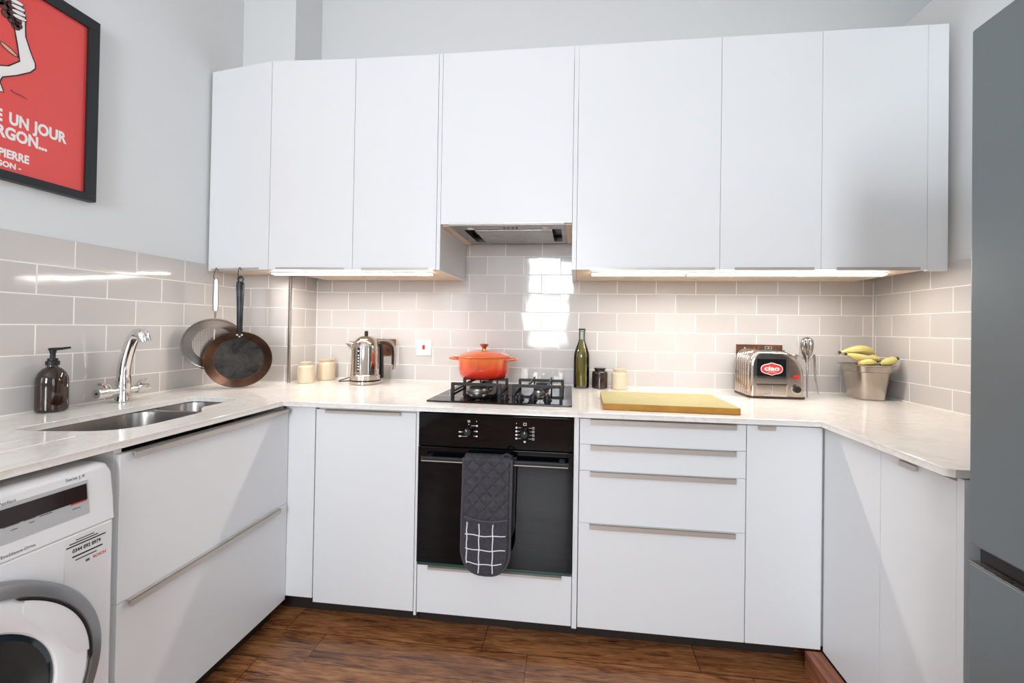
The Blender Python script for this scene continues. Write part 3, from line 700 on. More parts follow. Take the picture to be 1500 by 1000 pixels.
# ------------------------------------------------------------------ oven glove over the handle
gl = thing('oven_glove', 'charcoal quilted oven glove with a white checked pocket, hung over the oven handle', 'oven glove', (-0.1325, -0.70, 0.72))
def glove_outline(x0, x1, zt, zb, taper=0.004, n=18):
    cx = (x0 + x1) / 2; hw = (x1 - x0) / 2; pts = [(x0, zt), (x0 - 0.001, zt - 0.1), (x0 - taper, (zt + zb) / 2 - 0.02)]
    zc = zb + 0.095
    for i in range(n + 1):
        a = PI + PI * i / n
        pts.append((cx + (hw + (taper if math.cos(a) < 0 else -0.003)) * math.copysign(abs(math.cos(a)) ** 0.75, math.cos(a)), zc + 0.095 * math.sin(a)))
    pts += [(x1 - 0.003, (zt + zb) / 2 - 0.02), (x1 - 0.001, zt - 0.1), (x1, zt)]; return pts
def shrink(pts, d):
    c = Vector((sum(p[0] for p in pts) / len(pts), sum(p[1] for p in pts) / len(pts))); out = []
    for p in pts:
        q = Vector(p) - c; hwx, hwz = 0.09, 0.21; out.append((c.x + q.x * (1 - d / hwx), c.y + q.y * (1 - d / hwz)))
    return out
GO = glove_outline(-0.2245, -0.0395, 0.7255, 0.288)
def pillow(outl, y0, y1, y2, d):
    bm = new(); loft(bm, [[(p[0], y0, p[1]) for p in outl], [(p[0], y1, p[1]) for p in outl], [(p[0], y2, p[1]) for p in shrink(outl, d)]], True, True); return bm
obj('front_mitt', pillow(GO, -0.7025, -0.713, -0.7195, 0.010), GLOVE, gl, world=True)
fo = new(); loft(fo, [[(x, -0.7095 + 0.0235 * (1 - math.cos(a)), 0.7235 + 0.0095 * math.sin(a)) for a in [PI * i / 10 for i in range(11)]] + [(x, -0.703 + 0.017 * (1 - math.cos(a)), 0.7225 + 0.002 * math.sin(a)) for a in [PI - PI * i / 10 for i in range(11)]] for x in (-0.2235, -0.13, -0.041)], True, True)
obj('fold', fo, GLOVE, gl, world=True)
obj('back_mitt', pillow(glove_outline(-0.210, -0.0275, 0.7225, 0.375), -0.6785, -0.670, -0.6645, 0.004), GLOVEP, gl, world=True)
eb = new(); tube(eb, [(p[0], -0.713, p[1]) for p in GO], 0.0052, 8); obj('binding', eb, GLOVE_E, gl, world=True)
PK = [p for p in shrink(GO, 0.007) if p[1] < 0.50]
PKt = [(-0.0515, 0.505), (-0.09, 0.497), (-0.1325, 0.4945), (-0.175, 0.499), (-0.214, 0.509)]
outl = [(-0.217, 0.508)] + PK + [(-0.0495, 0.504)] + PKt[1:4]
pkb = new(); loft(pkb, [[(p[0], -0.7190, p[1]) for p in outl], [(p[0], -0.7225, p[1]) for p in outl], [(p[0] * 0.97 - 0.004, -0.7245, 0.4 + (p[1] - 0.4) * 0.97) for p in outl]], True, True)
pk = obj('pocket', pkb, GLOVEP, gl, world=True)
hm = new(); tube(hm, [(-0.2165, -0.7225, 0.5075)] + [(p[0], -0.7255, p[1]) for p in PKt[::-1][1:4]] + [(-0.0495, -0.7225, 0.5035)], 0.0045, 8, sub=4); obj('hem', hm, GLOVE_E, gl, world=True)
st = new()
for x, z0, z1 in ((-0.205, 0.335, 0.488), (-0.158, 0.300, 0.484), (-0.106, 0.302, 0.484)):
    tube(st, [(x + 0.0012 * math.sin(k * 1.9 + x * 50), -0.7248, z0 + (z1 - z0) * k / 10) for k in range(11)], 0.0021, 6, sx=0.5)
for z, x0, x1 in ((0.442, -0.212, -0.057), (0.388, -0.210, -0.058), (0.336, -0.203, -0.071)):
    tube(st, [(x0 + (x1 - x0) * k / 10, -0.7248, z + 0.0015 * math.sin(k * 1.3 + z * 40) - 0.006 * math.sin(PI * k / 10) + 0.003) for k in range(11)], 0.0019, 6, sx=0.5)
obj('check_pattern', st, GLOVE_W, pk, world=True)
lp = new(); tube(lp, [(-0.075, -0.708, 0.733), (-0.066, -0.704, 0.742), (-0.050, -0.702, 0.740), (-0.044, -0.706, 0.731)], 0.003, 8, sx=2.0, sub=4); obj('hanging_loop', lp, GLOVEP, gl, world=True)

# ------------------------------------------------------------------ gas hob
hz = ZC + 0.0006
hob = thing('gas_hob', 'black glass gas hob with cast iron pan supports set on the worktop', 'hob', (-0.12, -0.34, hz))
obj('glass_plate', prism(new(), rpoly([(-0.4203, -0.600, 0.008), (0.1818, -0.612, 0.008), (0.176, -0.068, 0.008), (-0.415, -0.062, 0.008)], 4), hz, hz + 0.006, 'xy', 0.0012), BLACKG, hob, world=True)
zb = hz + 0.0062
def burner(x, y, r, wok=False):
    bm = new(); lathe(bm, [(r * 1.25, 0), (r * 1.25, 0.004), (r * 1.05, 0.007), (r * 0.98, 0.017), (r * 0.6, 0.018)], 36, (x, y, zb))
    o = obj('burner', bm, SINKM, hob, world=True)
    cp = new(); lathe(cp, [(r * 0.95, 0.0182), (r * 0.98, 0.021), (r * 0.8, 0.0255), (r * 0.3, 0.027)], 36, (x, y, zb)); obj('burner_cap', cp, BLACKM, o, world=True)
for x, y, r in ((-0.262, -0.345, 0.042), (-0.262, -0.165, 0.030), (0.026, -0.345, 0.026), (0.026, -0.160, 0.034)): burner(x, y, r)
def grate(x0, x1, y0, y1, yb_, cx):
    bm = new(); z0, z1, w = zb, 0.9655, 0.007
    for y in (y0, y1):   # a front and a rear arch
        prism(bm, [(x0 - w, z0), (x0 + w, z0), (x0 + w, z1 - 0.013), (x1 - w, z1 - 0.013), (x1 - w, z0), (x1 + w, z0), (x1 + w, z1 - 0.003), (x1 + w - 0.003, z1), (x0 - w + 0.003, z1), (x0 - w, z1 - 0.003)], y - w, y + w, 'xz', 0.0012)
    for x in (x0, x1): box(bm, x - 0.004, x + 0.004, y0 + w + 0.0002, y1 - w - 0.0002, z0 + 0.004, z0 + 0.012, 0.001)
    for dx in (-0.045, 0.045): box(bm, cx + dx - 0.004, cx + dx + 0.004, y0 + w + 0.0002, yb_, z1 - 0.012, z1 - 0.0004, 0.001)
    for x in (cx - 0.045, cx + 0.045): box(bm, x - 0.004, x + 0.004, yb_ + 0.0002, yb_ + 0.008, z0, z1 - 0.001, 0.001)
    return obj('pan_support', bm, BLACKM, hob, world=True)
grate(-0.368, -0.150, -0.405, -0.205, -0.115, -0.262)
grate(-0.083, 0.131, -0.408, -0.200, -0.110, 0.026)
for x, y in ((-0.1033, -0.512), (-0.0403, -0.515), (0.0173, -0.517), (0.0781, -0.519)):
    bm = new(); lathe(bm, [(0.019, 0), (0.019, 0.004), (0.0145, 0.006), (0.0135, 0.022), (0.0115, 0.0245)], 28, (x, y, zb)); box(bm, x - 0.0025, x + 0.0025, y - 0.0125, y + 0.0125, zb + 0.0246, zb + 0.030, 0.001)
    obj('control_knob', bm, BLACK, hob, world=True)

# ------------------------------------------------------------------ casserole
cs = thing('casserole', 'orange cast iron casserole with lid standing on the hob', 'casserole', (-0.268, -0.212, 0.9660))
CR = 0.129
obj('pot', lathe(new(), [(0.098, 0), (0.108, 0.003), (0.118, 0.012), (0.124, 0.030), (0.1265, 0.06), (0.128, 0.099), (0.1295, 0.103), (0.1265, 0.105)], 64), ORANGE, cs)
lid = obj('lid', lathe(new(), [(0.130, 0.1053), (0.1315, 0.108), (0.130, 0.111), (0.118, 0.119), (0.09, 0.130), (0.055, 0.137), (0.02, 0.140)], 64), ORANGE2, cs)
obj('knob', lathe(new(), [(0.011, 0.1395), (0.0095, 0.146), (0.012, 0.155), (0.0215, 0.164), (0.0225, 0.168), (0.019, 0.171), (0.008, 0.169)], 32), COPPERK, lid)
for s in (-1, 1):
    h = new(); a = 0.22
    loop = [(s * 0.122, -0.050, 0.094), (s * 0.148, -0.047, 0.096), (s * 0.164, -0.03, 0.097), (s * 0.169, 0, 0.097), (s * 0.164, 0.03, 0.097), (s * 0.148, 0.047, 0.096), (s * 0.122, 0.050, 0.094)]
    tube(h, loop, 0.0055, 12, sx=1.6, sub=5, ref=(0, 0, 1)); obj('handle', h, ORANGE2, cs)

# ------------------------------------------------------------------ kettle
kt = thing('kettle', 'polished chrome kettle on the worktop, its lead looped behind it', 'kettle', (-0.927, -0.160, ZC + 0.0006), rotz=0.42)
obj('base', lathe(new(), [(0.076, 0), (0.0795, 0.004), (0.0795, 0.016), (0.075, 0.019), (0.075, 0.021)], 48), CHROMEW, kt)
obj('body', lathe(new(), [(0.0755, 0.022), (0.0785, 0.024), (0.0785, 0.048), (0.0755, 0.051), (0.0745, 0.053), (0.074, 0.12), (0.0725, 0.185), (0.070, 0.205), (0.064, 0.222), (0.051, 0.236)], 64), CHROMEW, kt)
kl = obj('lid', lathe(new(), [(0.0505, 0.2365), (0.049, 0.239), (0.036, 0.249), (0.018, 0.255), (0.010, 0.2565)], 48), CHROMEW, kt)
obj('knob', lathe(new(), [(0.0085, 0.2567), (0.0095, 0.260), (0.0095, 0.274), (0.0085, 0.280), (0.005, 0.282)], 24), BLACK, kl)
sp = new(); tube(sp, [(-0.050, 0, 0.196), (-0.070, 0, 0.205), (-0.086, 0, 0.214), (-0.094, 0, 0.219)], [0.030, 0.021, 0.013, 0.010], 20, sub=3); obj('spout', sp, CHROMEW, kt)
hd = new(); tube(hd, [(0.055, 0, 0.226), (0.085, 0, 0.232), (0.119, 0, 0.224), (0.139, 0, 0.200), (0.145, 0, 0.165), (0.145, 0, 0.100), (0.143, 0, 0.072)], [0.008, 0.009, 0.0095, 0.0095, 0.0095, 0.0095, 0.008], 14, sx=1.5, sub=6, ref=(0, 0, 1)); h = obj('handle', hd, CHROMEW, kt)
hg = new(); tube(hg, [(0.080, 0, 0.216), (0.102, 0, 0.213), (0.121, 0, 0.197), (0.1325, 0, 0.165), (0.1335, 0, 0.100)], 0.0045, 10, sx=2.6, sub=5, ref=(0, 0, 1)); obj('handle_grip', hg, BLACK, h)
pc = new(); tube(pc, [(0.071, 0, 0.215), (0.078, 0, 0.19), (0.081, 0, 0.12), (0.082, 0, 0.055), (0.085, 0, 0.028)], [0.007, 0.009, 0.009, 0.009, 0.006], 12, sx=1.8, sub=4, ref=(1, 0, 0)); obj('handle_mount', pc, BLACK, kt)
# water gauge faces the room
ga = -PI / 2 - 0.42 + 0.0
gw = new(); box(gw, 0.0722, 0.0752, -0.006, 0.006, 0.070, 0.195, 0.0005); bmesh.ops.rotate(gw, verts=gw.verts[:], cent=(0, 0, 0), matrix=Matrix.Rotation(ga, 3, 'Z')); gwo = obj('water_gauge', gw, BLACK, kt)
gm = new()
for k in range(7): box(gm, 0.0753, 0.0757, -0.0035, 0.0035, 0.079 + k * 0.0145 + (0.008 if k == 6 else 0), 0.086 + k * 0.0145 + (0.008 if k == 6 else 0))
bmesh.ops.rotate(gm, verts=gm.verts[:], cent=(0, 0, 0), matrix=Matrix.Rotation(ga, 3, 'Z')); obj('level_marks', gm, INK_W, gwo)
cd = new(); tube(cd, [(-0.072, -0.024, 0.0185), (-0.100, -0.012, 0.016), (-0.128, 0.010, 0.012), (-0.130, 0.022, 0.014), (-0.112, 0.034, 0.020), (-0.080, 0.044, 0.028), (-0.02, 0.080, 0.030), (0.05, 0.078, 0.03)], 0.0028, 10, sub=6); obj('power_lead', cd, BLACK, kt)
rg = new(); tube(rg, [(0.0765 * math.cos(a), 0.0765 * math.sin(a), 0.0205) for a in [2 * PI * i / 48 for i in range(48)]], 0.0018, 8, closed=True); obj('base_seam', rg, BLACK, kt)

# ------------------------------------------------------------------ stoneware jars
def jar(label, loc, r, h, m, neck, lidm=None, name='stoneware_jar', cat='jar'):
    t_ = thing(name, label, cat, loc)
    nb = neck
    obj('body', lathe(new(), [(r * 0.93, 0), (r * 0.99, 0.003), (r, 0.010), (r, h * 0.72), (r * 0.97, h * 0.78), (r * 0.88, h * 0.825), (nb, h * 0.84), (nb, h * 0.90), (nb * 1.12, h * 0.915), (nb * 1.12, h * 0.945)], 40), m, t_)
    obj('lid', lathe(new(), [(nb * 1.10, h * 0.9465), (nb * 1.16, h * 0.955), (nb * 1.16, h * 0.985), (nb * 1.0, h)], 40), lidm or m, t_)
    return t_
jar('short cream stoneware jar with lid, in front of the taller jar in the tiled recess', (-1.238, -0.205, ZC + 0.0006), 0.0405, 0.112, CREAM, 0.026)
jar('taller cream stoneware jar with lid, behind the short jar in the tiled recess', (-1.218, -0.062, ZC + 0.0006), 0.047, 0.118, CREAM, 0.036)
jar('cream stoneware jar behind the chopping board, next to the brown jar', (0.423, -0.075, ZC + 0.0006), 0.041, 0.106, CREAM, 0.030)
jar('dark brown glazed jar between the oil bottle and a cream jar', (0.322, -0.065, ZC + 0.0006), 0.041, 0.108, BROWNJ, 0.027)

# ------------------------------------------------------------------ oil bottle
ob = thing('oil_bottle', 'tall clear glass bottle of green olive oil beside the hob', 'bottle', (0.2255, -0.070, ZC + 0.0006))
obj('glass', lathe(new(), [(0.034, 0), (0.0395, 0.003), (0.041, 0.010), (0.041, 0.162), (0.0395, 0.180), (0.032, 0.205), (0.022, 0.232), (0.0165, 0.250), (0.0155, 0.262), (0.0155, 0.296), (0.0175, 0.298), (0.0175, 0.304), (0.013, 0.3045),
    (0.0125, 0.30), (0.0130, 0.262), (0.0140, 0.250), (0.0195, 0.231), (0.0295, 0.204), (0.037, 0.179), (0.0385, 0.162), (0.0385, 0.012), (0.034, 0.007)], 48), GLASS, ob)
obj('oil', lathe(new(), [(0.0335, 0.0075), (0.0383, 0.0125), (0.0383, 0.162), (0.0368, 0.179), (0.0293, 0.204), (0.0193, 0.231), (0.0138, 0.250), (0.0128, 0.256)], 48), OIL, ob)
obj('cap', lathe(new(), [(0.0178, 0.3048), (0.0182, 0.306), (0.0182, 0.311), (0.016, 0.312)], 28), BLACK, ob)

# ------------------------------------------------------------------ chopping board
cbd = thing('chopping_board', 'pale olive chopping board with ochre edges lying on the worktop', 'chopping board', (0.555, -0.48, ZC + 0.0006))
cpoly = rpoly([(0.3025, -0.630, 0.006), (0.8055, -0.642, 0.006), (0.801, -0.318, 0.006), (0.3075, -0.336, 0.006)], 4)
obj('edge', prism(new(), cpoly, ZC + 0.0008, ZC + 0.0235, 'xy', 0.001), BOARD_S, cbd, world=True)
obj('top', prism(new(), cpoly, ZC + 0.0236, ZC + 0.0252, 'xy', 0.0006), BOARD_T, cbd, world=True)

# ------------------------------------------------------------------ sockets and switch
def plate_thing(name, label, x0, x1, z0, z1, m, cat='socket'):
    t_ = thing(name, label, cat, ((x0 + x1) / 2, -0.001, (z0 + z1) / 2)); obj('plate', B(x0, x1, -0.0085, -0.0006, z0, z1, bev=0.0018), m, t_, world=True); return t_
s1 = plate_thing('wall_socket', 'bronze double wall socket behind the kettle', -0.980, -0.8334, 1.054, 1.1454, BRONZE)
for cx in (-0.945, -0.868):
    for dx, dz, w, h in ((0, 0.018, 0.004, 0.009), (-0.012, -0.006, 0.008, 0.004), (0.012, -0.006, 0.008, 0.004)): obj('pin_hole', B(cx + dx - w / 2, cx + dx + w / 2, -0.0092, -0.0086, 1.088 + dz - h / 2, 1.088 + dz + h / 2), BLACK, s1, world=True)
    obj('switch', B(cx - 0.006, cx + 0.006, -0.0115, -0.0086, 1.118, 1.136, bev=0.001), COPPERK, s1, world=True)
s2 = plate_thing('cooker_switch', 'white square cooker switch with red rocker between kettle and casserole', -0.7088, -0.6223, 1.057, 1.1435, SOCKW, 'switch')
obj('rocker', B(-0.673, -0.658, -0.0115, -0.0086, 1.0895, 1.115, bev=0.0012), REDPL, s2, world=True)
for x in (-0.698, -0.633): obj('screw', cyl(new(), 0.0028, -0.0092, -0.0086, (x, 0, 1.1005), 'y', 12), STEELD, s2, world=True)
s3 = plate_thing('wall_socket', 'wide bronze wall socket plate behind the toaster', 1.031, 1.258, 1.066, 1.1535, BRONZE)
obj('screw', cyl(new(), 0.003, -0.0093, -0.0086, (1.072, 0, 1.136), 'y', 12), INK_W, s3, world=True)
for x in (1.120, 1.143, 1.240): obj('switch', B(x - 0.005, x + 0.005, -0.0115, -0.0086, 1.122, 1.142, bev=0.001), COPPERK, s3, world=True)
flat('usb_port', bars([(1.172, 1.206, 1.131, 1.1325), (1.172, 1.206, 1.1435, 1.145), (1.172, 1.1735, 1.1325, 1.1435), (1.2045, 1.206, 1.1325, 1.1435), (1.186, 1.192, 1.135, 1.1405)]), M_FRONT, INK_W, s3, -0.0087)

# ------------------------------------------------------------------ toaster
ts = thing('toaster', 'polished chrome toaster with a red ciao badge, beside the tripod citrus squeezer', 'toaster', (1.122, -0.138, ZC + 0.0006))
tx0, tx1, tz0, tz1 = -0.118, 0.126, 0.010, 0.222
prof = [(tx0, tz0), (tx1, tz0)] + [(tx1 - 0.105 + 0.105 * math.cos(a), tz1 - 0.122 + 0.122 * math.sin(a)) for a in [PI / 2 * i / 12 for i in range(13)]] + [(tx0 + 0.05 + 0.05 * math.cos(a), tz1 - 0.065 + 0.065 * math.sin(a)) for a in [PI / 2 + PI / 2 * i / 10 for i in range(11)]]
# body: the arch profile softened towards front and back
def inset(pr, d):
    c = ((tx0 + tx1) / 2, tz0); out = []
    for x, z in pr: out.append((c[0] + (x - c[0]) * (1 - d / 0.122), tz0 + (z - tz0) * (1 - d / 0.2)))
    return out
tb = new(); rings = []
for y, d in ((-0.097, 0.020), (-0.0955, 0.013), (-0.092, 0.007), (-0.086, 0.003), (-0.078, 0.0), (0.078, 0.0), (0.086, 0.003), (0.092, 0.008), (0.096, 0.016)): rings.append([(x, y, z) for x, z in inset(prof, d)])
loft(tb, rings, True, True); obj('body', tb, CHROMEW, ts)
for y in (-0.058, -0.034, -0.010, 0.014, 0.038, 0.062):
    rb = new(); lp_ = [p for p in prof if p[0] < -0.03 and p[1] > 0.02]; lp_ = lp_ + [(tx0, 0.10), (tx0, 0.015)]
    tube(rb, [(x, y, z) for x, z in lp_], [0.001] + [0.005] * (len(lp_) - 1), 10, sx=1.3); obj('rib', rb, CHROMEW, ts)
obj('base', prism(new(), rrect(tx0 - 0.003, tx1 + 0.008, -0.100, 0.094, 0.03), 0.0, 0.011, 'xy', 0.002), noisy('toaster_base', (62, 44, 36), (84, 62, 50), 10, 0.35, 0.4), ts)
for y in (-0.035, 0.030): obj('bread_slot', B(-0.055, 0.060, y - 0.012, y + 0.012, tz1 - 0.006, tz1 + 0.0008), BLACK, ts)
lg = obj('badge_panel', B(-0.087, 0.042, -0.0990, -0.0965, 0.104, 0.184, bev=0.0006), mat('dark_mirror_panel', (64, 62, 66), 0.08, 0.85), ts)
bx, bz = -0.022, 0.1385
def badge(sx, sz):
    out = []
    for i in range(40):
        a = 2 * PI * i / 40; cx, sz_ = math.cos(a), math.sin(a)
        x = math.copysign(abs(cx) ** 0.75, cx) * sx; z = math.copysign(abs(sz_) ** 0.8, sz_) * sz
        if abs(cx) < 0.25: z += math.copysign((0.25 - abs(cx)) * 0.022, sz_)
        out.append((1.122 + bx + x, ZC + bz + z))
    return out
flat('badge_border', [badge(0.0485, 0.0245)], M_FRONT, INK_W, lg, -0.138 - 0.0991)
flat('badge', [badge(0.0455, 0.0215)], M_FRONT, INK_R, lg, -0.138 - 0.0996)
def fit(s, w, bold):
    me = text_mesh(s, 1.0, bold); xs_ = [v_.co.x for v_ in me.vertices]; ww = max(xs_) - min(xs_); bpy.data.meshes.remove(me); return ww
def wr_items(lst):
    """(string, cap height, width, (a, b left baseline), bold)"""
    out = []
    for s, cap, w, p, bold in lst:
        size = cap / 0.70; out.append((s, size, p, bold, 'LEFT', w / (fit(s, w, bold) * size))) 
    return out
writing('badge_lettering', wr_items([('ciao', 0.021, 0.066, (1.122 + bx - 0.033, ZC + bz - 0.007), 0.028)]), M_FRONT, INK_W, lg, -0.138 - 0.1001)
flat('badge_underline', bars([(1.122 + bx - 0.018, 1.122 + bx + 0.018, ZC + bz - 0.0155, ZC + bz - 0.0125)]), M_FRONT, INK_T, lg, -0.138 - 0.1001)
obj('panel_reflection', B(-0.087, 0.042, -0.0988, -0.0965, 0.070, 0.1035, bev=0.0006), CHROMEW, ts)  # lower part of the badge panel, its bright reflection put in as chrome
obj('panel_ledge', B(-0.088, 0.044, -0.1005, -0.0965, 0.0635, 0.0685, bev=0.001), BLACK, ts)
for x0, x1 in ((-0.087, -0.025), (-0.0195, 0.042)): obj('crumb_flap', B(x0, x1, -0.0995, -0.0965, 0.026, 0.060, bev=0.0012), CHROMEW, ts)
obj('side_strip', B(0.0455, 0.055, -0.0995, -0.0965, 0.012, 0.186, bev=0.001), CHROMEW, ts)
obj('indicator_lamp', B(0.073, 0.101, -0.0990, -0.0965, 0.097, 0.110, bev=0.001), INDIC, ts)
dl = new(); lathe(dl, [(0.0215, -0.0965), (0.0215, -0.101), (0.019, -0.102)], 32, (0.086, 0, 0.047), 'y'); dlo = obj('dial_ring', dl, CHROMEW, ts)
dl = new(); lathe(dl, [(0.0165, -0.1021), (0.0155, -0.112), (0.013, -0.114)], 28, (0.086, 0, 0.047), 'y'); obj('dial_knob', dl, BLACK, dlo)
obj('screw', cyl(new(), 0.003, -0.0985, -0.0965, (0.086, 0, 0.079), 'y', 12), COPPERK, ts)
obj('lever', prism(new(), rpoly([(-0.058, 0.012, 0.003), (0.04, 0.012, 0.003), (0.04, 0.019, 0.003), (0.0, 0.020, 0.004), (-0.02, 0.026, 0.006), (-0.04, 0.020, 0.004), (-0.058, 0.019, 0.003)], 4), -0.106, -0.0968, 'xz', 0.001), STEELD, ts)

# ------------------------------------------------------------------ citrus squeezer
cq = thing('citrus_squeezer', 'polished metal citrus squeezer on three long bent legs, beside the toaster', 'citrus squeezer', (1.326, -0.102, ZC + 0.0006))
sb = new(); rings = []
for z, r, fl in ((0.150, 0.0015, 0), (0.165, 0.006, 0.1), (0.185, 0.0125, 0.12), (0.21, 0.0195, 0.12), (0.235, 0.0245, 0.11), (0.256, 0.0258, 0.09), (0.270, 0.0235, 0.08), (0.280, 0.018, 0.06), (0.286, 0.009, 0.03), (0.288, 0.002, 0)):
    rings.append([(r * (1 + fl * math.cos(10 * a)) * math.cos(a), r * (1 + fl * math.cos(10 * a)) * math.sin(a), z) for a in [2 * PI * i / 80 for i in range(80)]])
loft(sb, rings); obj('head', sb, ALU, cq)
for fx, fy in ((-0.041, -0.080), (0.069, 0.027), (-0.060, 0.058)):
    d_ = Vector((fx, fy, 0)); d_.normalize(); L_ = math.hypot(fx, fy)
    lg_ = new(); tube(lg_, [d_ * 0.013 + Vector((0, 0, 0.178)), d_ * 0.030 + Vector((0, 0, 0.192)), d_ * 0.042 + Vector((0, 0, 0.198)), d_ * 0.047 + Vector((0, 0, 0.190)), d_ * (L_ * 0.72) + Vector((0, 0, 0.10)), d_ * L_ + Vector((0, 0, 0.0025))], [0.0035, 0.0042, 0.005, 0.005, 0.0042, 0.0024], 12, sub=5)
    obj('leg', lg_, ALU, cq)

# ------------------------------------------------------------------ steel tin with bananas
tn = thing('steel_tin', 'tapered stainless steel tin holding bananas in the tiled corner', 'container', (1.575, -0.128, ZC + 0.0006))
def rr3(hx, hy, r, z): return [(p[0], p[1], z) for p in rrect(-hx, hx, -hy, hy, r, 8)]
tb = new()
loft(tb, [rr3(0.050, 0.066, 0.036, 0.0), rr3(0.054, 0.070, 0.040, 0.003), rr3(0.068, 0.082, 0.044, 0.125), rr3(0.0685, 0.0825, 0.044, 0.128), rr3(0.074, 0.088, 0.046, 0.132), rr3(0.076, 0.090, 0.047, 0.160),
          rr3(0.0745, 0.0885, 0.046, 0.160), rr3(0.072, 0.086, 0.045, 0.132), rr3(0.066, 0.080, 0.043, 0.126), rr3(0.052, 0.068, 0.038, 0.006)], True, True); obj('tub', tb, TINM, tn)
rm = new(); loft(rm, [rr3(0.0762, 0.0902, 0.047, 0.1565), rr3(0.086, 0.101, 0.052, 0.1600), rr3(0.0875, 0.1025, 0.053, 0.1625), rr3(0.086, 0.101, 0.052, 0.1640), rr3(0.0745, 0.0885, 0.046, 0.1625), rr3(0.0745, 0.0885, 0.046, 0.1602), rr3(0.0762, 0.0902, 0.047, 0.1565)], False, False); obj('rim', rm, TINM, tn)
def banana(label, pts, r, m):
    P = [Vector(p) for p in pts]; base = P[0].copy()
    r *= 1.22
    t_ = thing('banana', label, 'banana', base, group='bananas in the steel tin')
    Q = smooth_path([p - base for p in P], 6); n = len(Q); s = new()
    rad = []
    for i in range(n):
        f = i / (n - 1); q = math.sin(PI * min(max((f - 0.05) / 0.92, 0), 1)) ** 0.45 if 0.05 < f < 0.97 else 0.0
        rad.append(max(r * q, r * 0.30))
    tube(s, Q, rad, 10); obj('skin', s, m, t_)
    e = new(); d_ = (Q[0] - Q[1]).normalized(); tube(e, [Q[0] + d_ * 0.0005, Q[0] + d_ * 0.008], [r * 0.33, r * 0.40], 8); obj('stalk', e, BANANA_STEM, t_)
    e = new(); d_ = (Q[-1] - Q[-2]).normalized(); tube(e, [Q[-1] + d_ * 0.0004, Q[-1] + d_ * 0.0035], [r * 0.30, r * 0.22], 8); obj('tip', e, BANANA_STEM, t_)
zt = 1.074
banana('topmost banana of the pile in the steel tin', [(1.452, -0.148, 1.1285), (1.50, -0.150, 1.1385), (1.545, -0.147, 1.1430), (1.585, -0.138, 1.1370), (1.612, -0.125, 1.126)], 0.0165, BAN)
banana('slim banana hanging below the topmost one, over the rim of the steel tin', [(1.458, -0.182, 1.1210), (1.495, -0.187, 1.1110), (1.53, -0.189, 1.1035), (1.563, -0.186, 1.1020)], 0.0135, BANY)
banana('short banana in the middle of the pile in the steel tin', [(1.549, -0.153, 1.1000), (1.575, -0.158, 1.1005), (1.60, -0.157, 1.0985), (1.622, -0.148, 1.090)], 0.0145, BANY)
banana('banana lying lowest, along the front rim of the steel tin', [(1.500, -0.190, 1.0760), (1.52, -0.196, 1.0835), (1.55, -0.198, 1.0850), (1.578, -0.193, 1.0790)], 0.0150, BANY)
banana('banana pointing its dark tip at the corner wall, out of the steel tin', [(1.664, -0.190, 1.1045), (1.648, -0.192, 1.0980), (1.622, -0.195, 1.0880), (1.596, -0.192, 1.0780)], 0.0160, BAN)

# ------------------------------------------------------------------ hanging pan and strainer
def facing(a): return (PI / 2, 0, a)
pn = thing('frying_pan', 'seasoned dark iron frying pan hanging below the angled corner cabinet', 'frying pan', (-1.405, -0.452, 1.0495), rot=facing(0.735))
R = 0.1335
obj('bowl', lathe(new(), [(0.088, -0.0325), (0.098, -0.031), (0.106, -0.025), (R - 0.003, 0.0035), (R, 0.006), (R - 0.0008, 0.0075), (R - 0.004, 0.006), (0.106, -0.0195), (0.098, -0.0245)], 72), PANS, pn)
obj('cooking_base', cyl(new(), 0.0965, -0.0262, -0.0240, n=64), PANB, pn)
hd = new(); rings = []
for yy, w, zz in ((0.100, 0.0145, -0.006), (0.118, 0.0135, 0.003), (0.135, 0.012, 0.009), (0.155, 0.0115, 0.0135), (0.22, 0.0125, 0.018), (0.30, 0.0145, 0.018), (0.345, 0.0165, 0.016), (0.365, 0.0165, 0.0155), (0.372, 0.013, 0.0153)):
    tk = 0.0035; rings.append([(-w, yy, zz - tk), (-w * 0.5, yy, zz + tk * 0.6), (0, yy, zz + tk), (w * 0.5, yy, zz + tk * 0.6), (w, yy, zz - tk), (0, yy, zz - tk * 1.3)])
loft(hd, rings); hh_ = obj('handle', hd, IRON, pn)
gp = new(); tube(gp, [(0.0135, 0.358, 0.0172), (0.0085, 0.371, 0.0172), (0.0095, 0.386, 0.0172), (0, 0.393, 0.0172), (-0.0095, 0.386, 0.0172), (-0.0085, 0.371, 0.0172), (-0.0135, 0.358, 0.0172)], 0.004, 10, sub=5, ref=(0, 0, 1)); obj('hanging_eye', gp, IRON, hh_)
for x, y in ((-0.009, 0.117), (0.009, 0.117), (0, 0.109)): obj('rivet', lathe(new(), [(0.0042, 0), (0.004, 0.002), (0.002, 0.0035)], 14, (x, y, 0.0065 if y > 0.11 else 0.003)), STEELD, hh_)
sc_ = thing('splatter_screen', 'round perforated steel strainer hanging behind the frying pan, near the tap', 'strainer', (-1.512, -0.476, 1.121), rot=facing(0.88))
Rs = 0.122
obj('dish', lathe(new(), [(0.080, -0.010), (0.115, -0.003), (Rs - 0.003, 0.001), (Rs, 0.003), (Rs - 0.001, 0.0055), (Rs - 0.006, 0.0045), (0.113, 0.001), (0.080, -0.006), (0.080, -0.010)], 72, cap=False), TRIMS, sc_)
obj('perforated_disc', lathe(new(), [(0.0795, -0.0095), (0.0798, -0.0062), (0.05, -0.0085), (0.01, -0.0095)], 64), SCREEN, sc_)
rb = new(); tube(rb, [(0, -0.07, -0.0068), (0, 0.0, -0.009), (0, 0.07, -0.0058)], 0.0028, 8, sub=4); obj('rib', rb, STEELD, sc_)
